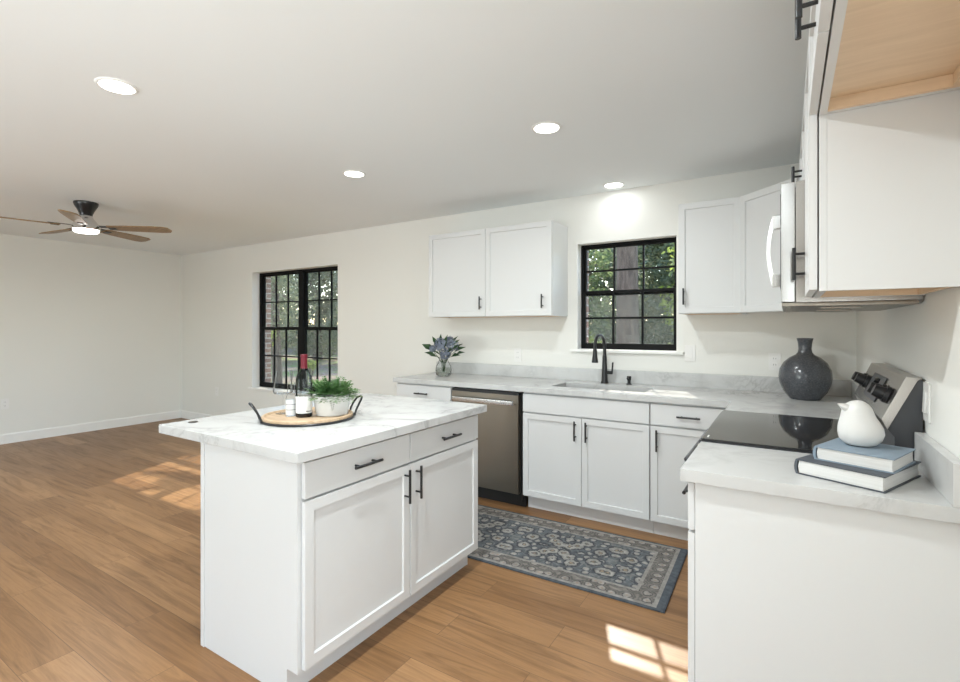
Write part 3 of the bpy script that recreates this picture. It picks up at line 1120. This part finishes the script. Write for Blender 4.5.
# ------------------------------------------------------------------ rug
def m_rug(L, Wd):
    m = mat('rug_weave', (0.25, 0.28, 0.31), 0.95, spec=0.1)
    t = NT(m)
    v = t.coords()
    sp = t.n('ShaderNodeSeparateXYZ')
    t.l(v, sp.inputs['Vector'])
    ax = t.math('ABSOLUTE', sp.outputs['X'])
    ay = t.math('ABSOLUTE', sp.outputs['Y'])
    # distance in from the rug edge
    e = t.math('MINIMUM', t.math('SUBTRACT', L / 2, ax), t.math('SUBTRACT', Wd / 2 + 0.024, ay))
    # mirrored coordinates give the pattern its symmetry
    cb = t.n('ShaderNodeCombineXYZ')
    t.l(t.math('PINGPONG', sp.outputs['X'], 0.31), cb.inputs['X'])
    t.l(ay, cb.inputs['Y'])
    wn_ = t.noise(v, 30, 3)
    def voro(scale, feature='F1', rnd=0.85):
        vo = t.n('ShaderNodeTexVoronoi', feature=feature, voronoi_dimensions='2D')
        vo.inputs['Scale'].default_value = scale
        vo.inputs['Randomness'].default_value = rnd
        t.l(cb.outputs['Vector'], vo.inputs['Vector'])
        return vo
    v1 = voro(7.6, 'F1', 0.8)
    v2 = voro(15.0, 'F1', 0.9)
    wob = t.math('MULTIPLY', t.math('SUBTRACT', t.noise(v, 45, 2).outputs['Fac'], 0.5), 0.34)
    d1 = t.math('ADD', v1.outputs['Distance'], wob)
    d2 = t.math('ADD', v2.outputs['Distance'], t.math('MULTIPLY', wob, 0.8))
    ring = t.ramp(d1, [(0.0, (0.50, 0.40, 0.29)), (0.09, (0.13, 0.14, 0.155)), (0.13, (0.55, 0.53, 0.485)), (0.25, (0.44, 0.43, 0.41)), (0.31, (0.075, 0.08, 0.095)),
                       (0.37, (0.16, 0.175, 0.195)), (0.6, (0.20, 0.22, 0.24))])
    small = t.ramp(d2, [(0.0, (0.50, 0.43, 0.34)), (0.07, (0.55, 0.53, 0.49)), (0.24, (0.42, 0.42, 0.41)), (0.31, (0.075, 0.082, 0.10)), (0.42, (0.17, 0.185, 0.205))])
    vine = t.noise(cb.outputs['Vector'], 13, 2, 0.4, 1.2)
    vd = t.math('ABSOLUTE', t.math('SUBTRACT', vine.outputs['Fac'], 0.5))
    vm = t.ramp(vd, [(0.0, (1, 1, 1)), (0.022, (0.7, 0.7, 0.7)), (0.04, (0, 0, 0))])
    ring = t.mix(t.math('MULTIPLY', vm, t.ramp(d1, [(0.36, (0, 0, 0)), (0.42, (0.8, 0.8, 0.8))])), ring, (0.33, 0.335, 0.33))
    msk = t.ramp(d1, [(0.38, (0, 0, 0)), (0.42, (1, 1, 1))])
    msk2 = t.ramp(d2, [(0.33, (1, 1, 1)), (0.38, (0, 0, 0))])
    field = t.mix(t.math('MULTIPLY', msk, msk2), ring, small)
    v3 = voro(13.0, 'F1', 0.5)
    d3 = t.math('ADD', v3.outputs['Distance'], t.math('MULTIPLY', wob, 0.9))
    bord = t.ramp(d3, [(0.0, (0.50, 0.38, 0.31)), (0.12, (0.52, 0.49, 0.45)), (0.24, (0.46, 0.43, 0.40)), (0.29, (0.11, 0.11, 0.115)), (0.37, (0.33, 0.30, 0.275)), (0.52, (0.20, 0.195, 0.19)), (0.62, (0.36, 0.33, 0.30))])
    cream = (0.46, 0.44, 0.41)
    slate = (0.145, 0.165, 0.19)
    c = t.mix(t.math('GREATER_THAN', e, 0.150), bord, cream)
    c = t.mix(t.math('GREATER_THAN', e, 0.168), c, field)
    c = t.mix(t.math('LESS_THAN', e, 0.062), c, cream)
    c = t.mix(t.math('LESS_THAN', e, 0.042), c, slate)
    c = t.mix(t.math('LESS_THAN', e, 0.008), c, (0.10, 0.11, 0.13))
    fade = t.ramp(wn_.outputs['Fac'], [(0.3, (0.62, 0.62, 0.62)), (0.7, (1.2, 1.2, 1.2))])
    c = t.mix(0.8, c, fade, 'MULTIPLY')
    t.l(t.mix(1.0, c, (0.66, 0.66, 0.66), 'MULTIPLY'), t.b.inputs['Base Color'])
    w = t.noise(v, 420, 2)
    t.bump(w.outputs['Fac'], 0.5, 0.003)
    return m


RL, RWd = 1.95, 0.76
rug = MB().box(-RL / 2, RL / 2, -RWd / 2, RWd / 2, 0.0005, 0.008, 0.003).build('runner_rug', m_rug(RL, RWd))
rug.location = (-0.865 - RL / 2, -1.085, 0)
rug.rotation_euler = (0, 0, R(1.2))
tag(rug, 'slate blue and cream floral runner rug on the floor before the sink', 'rug')


# ------------------------------------------------------------------ tray and what stands on it
TX, TY = -2.308, -2.311
TZ = ZC1
t = thing('serving_tray', 'round pale wood tray with a black metal rim and two loop handles', 'tray', (TX, TY, TZ), 0)
TR = 0.206
MB().lathe([(0, 0.001), (TR, 0.001), (TR, 0.021), (TR - 0.004, 0.024), (TR - 0.012, 0.024), (TR - 0.016, 0.016), (0, 0.016)], seg=64).build('board', M_TRAYW, t)
hr = MB()
ring = [((TR + 0.004) * math.cos(2 * PI * k / 72), (TR + 0.004) * math.sin(2 * PI * k / 72), 0.0065) for k in range(72)]
hr.tube(ring, 0.0052, 10, True)
hr.build('metal_rim', M_BLACK, t)
ha = 1.06           # turn of the two handles
for s in (-1, 1):
    dr_ = Vector((math.cos(ha) * s, math.sin(ha) * s, 0))
    tn = Vector((-dr_.y, dr_.x, 0))
    pts = []
    hw = 0.05
    base = dr_ * (TR + 0.004)
    prof = [(-1, 0.012, 0.004), (-1, 0.02, 0.03), (-0.98, 0.032, 0.055), (-0.8, 0.045, 0.078), (-0.4, 0.052, 0.088), (0, 0.053, 0.09),
            (0.4, 0.052, 0.088), (0.8, 0.045, 0.078), (0.98, 0.032, 0.055), (1, 0.02, 0.03), (1, 0.012, 0.004)]
    for (w, o_, z) in prof:
        off = math.sqrt(max(0, (TR + 0.004) ** 2 - (w * hw) ** 2))
        pts.append(dr_ * (off + o_ - 0.008) + tn * w * hw + Vector((0, 0, z)))
    MB().tube(pts, 0.0052, 10).build('handle', M_BLACK, t)

SZ = TZ + 0.0165
# wine bottle
t = thing('wine_bottle', 'tall wine bottle with red capsule and white label on the tray', 'bottle', (-2.292, -2.348, SZ), R(50))
MB().lathe([(0, 0.0), (0.034, 0.0), (0.0375, 0.004), (0.0375, 0.165), (0.034, 0.19), (0.022, 0.215), (0.0145, 0.235), (0.0138, 0.2395), (0, 0.2395)]).build('glass_body', M_BOTTLE, t)
MB().lathe([(0, 0.0025), (0.0345, 0.0025), (0.0345, 0.016), (0, 0.016)]).build('wine', mat('dark_wine', (0.02, 0.008, 0.01), 0.2), t)
MB().lathe([(0.0175, 0.2255), (0.0152, 0.238), (0.0152, 0.277), (0.0165, 0.279), (0.0165, 0.290), (0.0145, 0.292), (0, 0.292)]).build('capsule', mat('red_foil_capsule', (0.12, 0.008, 0.016), 0.5, 0.0, 0.3), t)


def arc_label(r, z0, z1, a0, a1, seg=24):
    m = MB()
    prev = None
    for k in range(seg + 1):
        a = a0 + (a1 - a0) * k / seg
        p = (m.bm.verts.new((r * math.cos(a), r * math.sin(a), z0)), m.bm.verts.new((r * math.cos(a), r * math.sin(a), z1)))
        if prev:
            m.bm.faces.new((prev[0], p[0], p[1], prev[1]))
        prev = p
    return m


M_PAPER = mat('label_paper', (0.68, 0.68, 0.67), 0.6)
M_INK = mat('label_ink', (0.22, 0.22, 0.23), 0.6)
lb = arc_label(0.0380, 0.020, 0.098, R(-165), R(-15)).build('paper_label', M_PAPER, t)
m = arc_label(0.0383, 0.026, 0.031, R(-75), R(-30))
m.bm.faces.ensure_lookup_table()
m.build('label_print', M_INK, lb)

# small labelled bottle
t = thing('glass_bottle', 'short clear bottle with banded white label, left of the wine bottle', 'bottle', (-2.358, -2.370, SZ), R(50))
MB().lathe([(0, 0.0), (0.021, 0.0), (0.0235, 0.003), (0.0235, 0.082), (0.020, 0.094), (0.0165, 0.100), (0.0165, 0.150), (0.018, 0.152), (0.018, 0.158), (0.0155, 0.158), (0.0155, 0.1005), (0, 0.0995)]).build('glass_body', M_CLEAR, t)
lb = arc_label(0.0238, 0.006, 0.078, R(-180), R(180), 40).build('paper_label', M_PAPER, t)
m = arc_label(0.0241, 0.030, 0.033, R(-150), R(-20))
m2 = arc_label(0.0241, 0.055, 0.058, R(-150), R(-20))
m.build('label_print', M_INK, lb)
m2.build('label_print', M_INK, lb)


def wine_glass(label, x, y, h=0.205):
    t = thing('wine_glass', label, 'wine glass', (x, y, SZ), 0, 'wine glasses on the tray')
    MB().lathe([(0, 0.0), (0.034, 0.0), (0.034, 0.0015), (0.006, 0.005), (0.0035, 0.02), (0.0035, h * 0.42), (0.008, h * 0.445), (0, h * 0.445)]).build('stem', M_CLEAR, t)
    k = h - 0.0
    MB().lathe([(0, h * 0.446), (0.02, h * 0.45), (0.040, h * 0.475), (0.0455, h * 0.52), (0.043, h * 0.64), (0.033, h), (0.0315, h), (0.0415, h * 0.64), (0.0438, h * 0.52), (0.038, h * 0.49), (0.0, h * 0.47)]).build('bowl', M_CLEAR, t)


wine_glass('clear stemmed wine glass standing at the left on the wooden tray', -2.450, -2.346)
wine_glass('clear stemmed wine glass behind the short labelled bottle', -2.440, -2.258, 0.20)

# potted fern
t = thing('potted_fern', 'bushy green fern in a white pot on the tray', 'potted plant', (-2.220, -2.243, SZ), R(50))
MB().lathe([(0, 0.0), (0.066, 0.0), (0.070, 0.003), (0.083, 0.088), (0.084, 0.094), (0.080, 0.095), (0.077, 0.088), (0.068, 0.072), (0, 0.072)], seg=48, sx=1.05, sy=0.85).build('pot', mat('white_glazed_ceramic', (0.68, 0.675, 0.66), 0.35), t)
MB().lathe([(0, 0.0735), (0.062, 0.0735), (0.062, 0.0785), (0, 0.0805)], sx=1.05, sy=0.85).build('soil', mat('dark_soil', (0.05, 0.035, 0.025), 0.95), t)
# small grey leaf motif on the pot front
m = MB()
for k in range(9):
    z = 0.028 + k * 0.005
    rr = (0.070 + (0.013) * z / 0.088)
    yy = -rr * 0.85 - 0.0012
    s = 1 if k % 2 else -1
    w = 0.004 + 0.0015 * k
    m.quad((0.0, yy, z), (s * w * 0.6, yy, z + 0.002), (s * w, yy + 0.0004, z + 0.008), (s * w * 0.3, yy - 0.0003, z + 0.006))
m.build('leaf_motif', mat('grey_green_motif', (0.28, 0.29, 0.25), 0.6), t, False)
m = MB()
rnd = random.Random(5)
for k in range(230):
    a = rnd.uniform(0, 2 * PI)
    r0 = rnd.uniform(0.0, 0.062)
    el = rnd.uniform(0.15, 1.45)
    L = rnd.uniform(0.05, 0.098)
    p = Vector((r0 * math.cos(a), r0 * math.sin(a) * 0.8, 0.084))
    d = Vector((math.cos(a) * math.cos(el), math.sin(a) * math.cos(el), math.sin(el)))
    n = 9
    for i in range(n):
        d = (d + Vector((0, 0, -0.07))).normalized()
        p2 = p + d * L / n
        side = d.cross(Vector((0, 0, 1)))
        if side.length < 1e-3:
            side = Vector((1, 0, 0))
        side.normalize()
        ll = L * 0.24 * math.sin(PI * (i + 0.8) / (n + 1.2))
        if p2.z > 0.1 or (p2.x ** 2 / 1.1 + p2.y ** 2 / 0.72) > 0.0085:
            for s in (-1, 1):
                m.leaf(p2, (side * s + d * 0.5 + Vector((0, 0, rnd.uniform(-0.2, 0.35)))), ll + 0.006, 0.009, (0, 0, 1))
        p = p2
m.build('foliage', M_FERN, t, False, False)

# small dark disc near the far-left corner of the island top
dsc = MB().lathe([(0, 0.0005), (0.020, 0.0005), (0.021, 0.002), (0.017, 0.004), (0, 0.0042)], (0, 0, 0)).build('metal_disc', mat('dull_metal', (0.12, 0.11, 0.10), 0.45, 0.6))
dsc.location = (-2.676, -2.655, ZC1)
tag(dsc, 'small dark flat disc lying near the overhanging corner of the island top', 'disc')


# ------------------------------------------------------------------ flowers on the back counter
t = thing('glass_vase', 'clear rounded glass vase holding blue flowers on the back counter', 'vase', (-2.985, -0.30, ZC1))
MB().lathe([(0, 0.0005), (0.05, 0.0005), (0.066, 0.015), (0.073, 0.05), (0.066, 0.09), (0.046, 0.125), (0.040, 0.15), (0.048, 0.172),
            (0.0455, 0.172), (0.0375, 0.15), (0.0435, 0.124), (0.063, 0.09), (0.070, 0.05), (0.063, 0.018), (0.048, 0.006), (0, 0.006)], seg=48).build('glass_body', M_CLEAR, t)
MB().lathe([(0, 0.007), (0.047, 0.007), (0.062, 0.019), (0.0685, 0.05), (0.064, 0.075), (0, 0.075)], seg=40).build('water', m_thin_glass('vase_water', (0.86, 0.88, 0.84), 0.1), t)
rnd = random.Random(8)
t = thing('flower_bouquet', 'bunch of dusty blue flowers and dark leaves in the glass vase', 'flowers', (-2.985, -0.30, ZC1 + 0.009))
heads = [(0.02, -0.06, 0.27, 0.07), (0.10, 0.0, 0.265, 0.06), (-0.055, 0.01, 0.275, 0.055), (0.055, -0.05, 0.19, 0.05), (-0.10, -0.03, 0.235, 0.03), (0.03, 0.05, 0.30, 0.05)]
for (hx, hy, hz, hr_) in heads:
    m = MB().tube([(hx * 0.1, hy * 0.1, 0.03), (hx * 0.22, hy * 0.22, 0.12), (hx * 0.6, hy * 0.6, 0.17), (hx, hy, hz - hr_ * 0.4)], 0.0022, 6)
    st = m.build('stem', M_DARKLEAF, t)
    m = MB()
    for k in range(95):
        u = Vector((rnd.gauss(0, 1), rnd.gauss(0, 1), rnd.gauss(0.1, 1))).normalized()
        c = Vector((hx, hy, hz)) + u * hr_ * rnd.uniform(0.55, 1.0)
        tg = u.orthogonal().normalized()
        for q_ in range(4):
            dd_ = Matrix.Rotation(q_ * PI / 2 + k, 3, u) @ tg
            m.leaf(c, dd_ + u * 0.25, 0.014, 0.012, u, 0.2)
    m.build('blossom', M_BLUEPETAL, t, False, False)
leaves = [(-0.215, -0.02, 0.255, 0.15), (-0.15, -0.06, 0.19, 0.11), (-0.165, 0.02, 0.165, 0.10), (0.185, -0.04, 0.175, 0.12), (0.20, 0.02, 0.24, 0.12), (0.175, -0.03, 0.305, 0.11),
          (0.12, 0.03, 0.335, 0.10), (-0.06, 0.03, 0.35, 0.11), (-0.10, -0.03, 0.33, 0.09), (0.08, -0.09, 0.22, 0.08), (0.14, -0.08, 0.23, 0.10), (-0.03, -0.09, 0.21, 0.08), (0.21, 0.0, 0.20, 0.10), (0.15, 0.06, 0.27, 0.10),
          (0.05, -0.02, 0.345, 0.09), (-0.13, 0.04, 0.28, 0.10), (0.10, -0.10, 0.29, 0.09), (0.0, -0.1, 0.30, 0.07), (0.19, -0.06, 0.26, 0.10)]
for (lx, ly, lz, ln) in leaves:
    d = Vector((lx, ly, (lz - 0.15) * 0.8)).normalized()
    tip = Vector((lx, ly, lz))
    m = MB().leaf(tip - d * ln * 0.8, d + Vector((0, 0, 0.15)), ln, ln * 0.42, (rnd.uniform(-0.4, 0.4), -0.7, 0.8), 0.4)
    m.tube([(lx * 0.12, ly * 0.12, 0.11), (lx * 0.25, ly * 0.25, 0.155), tip - d * ln * 0.8], 0.0016, 5)
    m.build('leaf', M_DARKLEAF, t, False, False)

# round grey vase --------------------------------------------------------
m = mat('speckled_grey_glaze', (0.07, 0.075, 0.085), 0.16, spec=0.6)
nt = NT(m)
nn = nt.noise(nt.coords(), 130, 4, 0.7)
nt.l(nt.ramp(nn.outputs['Fac'], [(0.35, (0.05, 0.054, 0.061)), (0.6, (0.08, 0.085, 0.096)), (0.75, (0.15, 0.155, 0.165))]), nt.b.inputs['Base Color'])
pv = [(0, 0.0005), (0.085, 0.0005), (0.092, 0.004), (0.125, 0.045), (0.148, 0.095), (0.154, 0.135), (0.148, 0.18), (0.125, 0.222), (0.090, 0.252), (0.055, 0.270),
      (0.042, 0.284), (0.038, 0.305), (0.041, 0.34), (0.047, 0.365), (0.049, 0.369), (0.045, 0.370), (0.036, 0.34), (0.033, 0.30), (0, 0.285)]
pv = [(r * 0.9, z) for r, z in pv]
gv = MB().lathe(pv, seg=56).build('ceramic_vase', m)
gv.location = (-0.277, -0.286, ZC1)
tag(gv, 'round dark grey glazed bottle vase in the counter corner', 'vase')


# books and bird ---------------------------------------------------------
def book(label, loc, rz, w, l, th, mc):
    """spine on local -x, head edge on local -y; w along x, l along y"""
    t = thing('book', label, 'book', loc, rz, 'hardback books on the near counter')
    c = 0.003
    m = MB()
    prof = [(-0.003, 0), (w, 0), (w, c), (0.004, c), (0.0005, c + 0.004), (-0.0005, th / 2), (0.0005, th - c - 0.004), (0.004, th - c), (w, th - c), (w, th), (-0.003, th), (-0.0065, th * 0.75), (-0.0078, th / 2), (-0.0065, th * 0.25)]
    m.prism(prof, 0, l, 'y')
    m.build('cover', mc, t, False)
    p = MB()
    p.prism([(0.0045, c + 0.0002), (w - 0.005, c + 0.0002), (w - 0.006, th / 2), (w - 0.005, th - c - 0.0002), (0.0045, th - c - 0.0002), (0.0015, th / 2)], 0.004, l - 0.004, 'y')
    po_ = mat('page_block', (0.80, 0.79, 0.76), 0.8)
    n = NT(po_)
    nz = n.noise(n.coords((3, 3, 900)), 1.0, 2)
    n.l(n.ramp(nz.outputs['Fac'], [(0.3, (0.63, 0.62, 0.60)), (0.7, (0.72, 0.715, 0.70))]), n.b.inputs['Base Color'])
    p.build('pages', po_, t, False)
    return t


B1, B2 = 0.043, 0.039
rb = math.atan2(-0.088, 0.19)
book('thick dark slate book, lower of the two stacked on the near counter', (-0.344, -2.128, ZC1 + 0.0005), rb, 0.212, 0.272, B1, mat('slate_bookcloth', (0.075, 0.085, 0.10), 0.7))
book('pale blue book, upper of the two stacked under the white bird', (-0.297, -2.105, ZC1 + B1 + 0.001), rb + 0.05, 0.184, 0.195, B2, mat('pale_blue_bookcloth', (0.225, 0.285, 0.345), 0.7))
BZ = ZC1 + B1 + B2 + 0.0015
m = MB()
# stacked elliptical sections: z, centre offset x, radius x, radius y
secs = [(0.0, 0.001, 0.030, 0.028), (0.005, 0.001, 0.041, 0.038), (0.018, 0.002, 0.0535, 0.049), (0.036, 0.003, 0.0585, 0.054), (0.054, 0.002, 0.0565, 0.052), (0.070, -0.001, 0.0505, 0.047),
        (0.083, -0.004, 0.0445, 0.042), (0.096, -0.006, 0.0405, 0.039), (0.110, -0.007, 0.0365, 0.035), (0.121, -0.007, 0.029, 0.028), (0.129, -0.006, 0.018, 0.018), (0.133, -0.005, 0.006, 0.006)]
SG = 40
rings = []
for (z, cx_, rx, ry) in secs:
    rings.append([m.bm.verts.new((cx_ + rx * math.cos(2 * PI * k / SG), ry * math.sin(2 * PI * k / SG), z)) for k in range(SG)])
for a, b in zip(rings, rings[1:]):
    for k in range(SG):
        m.bm.faces.new((a[k], a[(k + 1) % SG], b[(k + 1) % SG], b[k]))
m.bm.faces.new(list(reversed(rings[0])))
m.bm.faces.new(rings[-1])
m.tube([(-0.038, 0, 0.110), (-0.048, 0, 0.115), (-0.056, 0, 0.119), (-0.064, 0, 0.1225)], 0.01, 14, radii=[0.013, 0.0095, 0.0055, 0.0012])
M_BIRD = mat('matte_white_ceramic', (0.69, 0.685, 0.67), 0.45)
bd = m.build('bird_figurine', M_BIRD)
bd.location = (-0.185, -2.020, BZ)
bd.rotation_euler = (0, 0, R(30))
tag(bd, 'white ceramic bird figurine standing on the pale blue book', 'figurine')


# ------------------------------------------------------------------ outside
struct('ground', MB().box(-40, 25, 0.285, 45, -0.5, -0.3), M_GROUND)
fm = MB()
fz = random.Random(3)
x = -34.0
while x < 12:
    w = 0.14
    h = 1.55 + fz.uniform(-0.01, 0.01)
    fm.box(x, x + w - 0.008, 17.0, 17.02, -0.3, h)
    x += w
fm.box(-34, 12, 17.021, 17.06, 0.2, 0.29)
fm.box(-34, 12, 17.021, 17.06, 1.2, 1.29)
fo = fm.build('wooden_fence', M_FENCE, None, False)
tag(fo, 'weathered wooden privacy fence beyond the trees outside', 'fence')


def tree(label, x, y, trunk_r, trunk_h, crown, nleaf, lsize, lm, seed, name='tree', group='trees outside the windows'):
    rn = random.Random(seed)
    t = thing(name, label, 'tree', (x, y, -0.3), 0, group)
    pts = [(0, 0, 0), (rn.uniform(-.05, .05), rn.uniform(-.05, .05), trunk_h * 0.5), (rn.uniform(-.15, .15), rn.uniform(-.1, .1), trunk_h)]
    m = MB().tube(pts, trunk_r, 14, radii=[trunk_r * 1.25, trunk_r, trunk_r * 0.6])
    for k in range(6):
        a = rn.uniform(0, 2 * PI)
        c = rn.choice(crown)
        m.tube([(0, 0, trunk_h * rn.uniform(0.75, 0.98)), (c[0] + c[3] * 0.5 * math.cos(a), c[1] + c[3] * 0.5 * math.sin(a), c[2])], 0.05, 7, radii=[trunk_r * 0.35, 0.012])
    m.build('trunk', M_BARK, t)
    m = MB()
    tot = sum(c[3] ** 2 for c in crown)
    for c in crown:
        for k in range(int(nleaf * c[3] ** 2 / tot)):
            u = Vector((rn.gauss(0, 1), rn.gauss(0, 1), rn.gauss(0, 1))).normalized()
            rr = c[3] * rn.uniform(0.35, 1.0) ** 0.6
            p = Vector((c[0], c[1], c[2])) + Vector((u.x * rr, u.y * rr, u.z * rr * c[4]))
            if p.z < 0.02:
                continue
            m.leaf(p, Vector((rn.gauss(0, 1), rn.gauss(0, 1), rn.gauss(-0.3, 0.8))), lsize * rn.uniform(0.7, 1.4), lsize * rn.uniform(0.45, 0.8), (rn.gauss(0, 1), rn.gauss(0, 1), 1.0))
    m.build('foliage', lm, t, False, False)
    return t


# behind the sink window
tree('broad grey-barked tree trunk filling the middle of the sink window', -2.84, 5.2, 0.175, 8.5, [(0, -0.5, 10.5, 2.0, 0.7), (0.9, 0.3, 10.8, 1.4, 0.7)], 900, 0.3, M_TREELEAF, 1)
tree('bushy green tree seen in the left panes of the sink window', -4.75, 8.0, 0.10, 3.0, [(0, 0, 2.0, 0.75, 1.3), (0.1, 0, 3.3, 0.7, 0.9)], 1500, 0.13, M_TREELEAF, 2)
tree('green leafy tree seen in the right panes of the sink window', -1.55, 6.4, 0.09, 2.8, [(-0.1, 0, 1.6, 0.7, 1.3), (-0.1, 0.2, 2.9, 0.7, 0.9)], 1900, 0.11, M_TREELEAF, 3)
tree('yellow-green young tree behind the right panes of the sink window', -2.3, 8.2, 0.07, 3.2, [(0.3, 0, 3.3, 0.8, 0.9), (0.0, 0.2, 2.2, 0.7, 1.0)], 1000, 0.13, M_TREELEAF2, 4)
tree('yellow-green shrub in the lower left panes of the sink window', -3.9, 5.9, 0.03, 0.6, [(0, 0, 1.0, 0.5, 1.1)], 900, 0.08, M_TREELEAF2, 5, 'shrub')
BIG = [(0, 0, 1.7, 1.7, 1.0), (0.2, 0, 3.6, 1.6, 0.9), (-0.5, 0.2, 4.8, 1.2, 0.8)]
for (bx, by, lb, sd) in ((-6.35, 11.2, 'tall dark evergreen behind the left panes of the sink window', 6), (-5.1, 15.1, 'tall dark evergreen directly behind the trunk in the sink window', 19), (-2.85, 11.2, 'tall dark evergreen behind the right panes of the sink window', 16),
                         (-24.3, 12.6, 'dark evergreen far behind the leftmost panes of the double window', 12), (-20.6, 12.9, 'dark evergreen far behind the middle of the double window', 17),
                         (-17.0, 12.5, 'dark evergreen far behind the rightmost panes of the double window', 18)):
    tree(lb, bx, by, 0.2, 3.5, BIG, 6500, 0.21, M_TREELEAF3, sd, 'evergreen_tree', 'dark evergreens along the back of the yard')
# behind the double window
tree('grey-green tree filling the left panes of the double window', -13.2, 5.3, 0.12, 3.0, [(0, 0, 2.4, 1.1, 1.0), (-0.4, -0.3, 3.3, 0.9, 0.8)], 2000, 0.12, M_TREELEAF3, 7)
tree('grey-green tree filling the right panes of the double window', -12.3, 8.4, 0.12, 3.0, [(0, 0, 2.2, 1.2, 1.0), (0.6, -0.2, 3.3, 1.0, 0.8)], 2200, 0.13, M_TREELEAF3, 8)
tree('sunlit yellow-green shrub in the lower left panes of the double window', -9.9, 2.7, 0.02, 0.9, [(0, 0, 1.38, 0.15, 1.1), (0.08, 0.05, 1.52, 0.1, 0.8)], 260, 0.055, M_TREELEAF2, 9, 'shrub')
tree('low sunlit yellow-green shrub beneath the double window panes', -9.6, 3.6, 0.02, 0.5, [(0, 0, 0.8, 0.17, 0.6)], 260, 0.06, M_TREELEAF2, 10, 'shrub')
tree('yellow-green sapling glinting through the right half of the double window', -10.2, 5.2, 0.03, 1.8, [(0.1, 0, 2.15, 0.32, 0.9), (0.25, 0.1, 2.5, 0.22, 0.9)], 300, 0.09, M_TREELEAF2, 11)
# dapples the sun that falls through the double window
tree('loose-crowned tree between the two windows shading the double window', -7.75, 4.3, 0.09, 4.0, [(0, 0, 5.0, 1.3, 0.75), (0.6, -0.3, 5.9, 0.9, 0.7), (-0.7, 0.2, 5.6, 0.9, 0.7)], 24, 0.5, M_TREELEAF, 13)
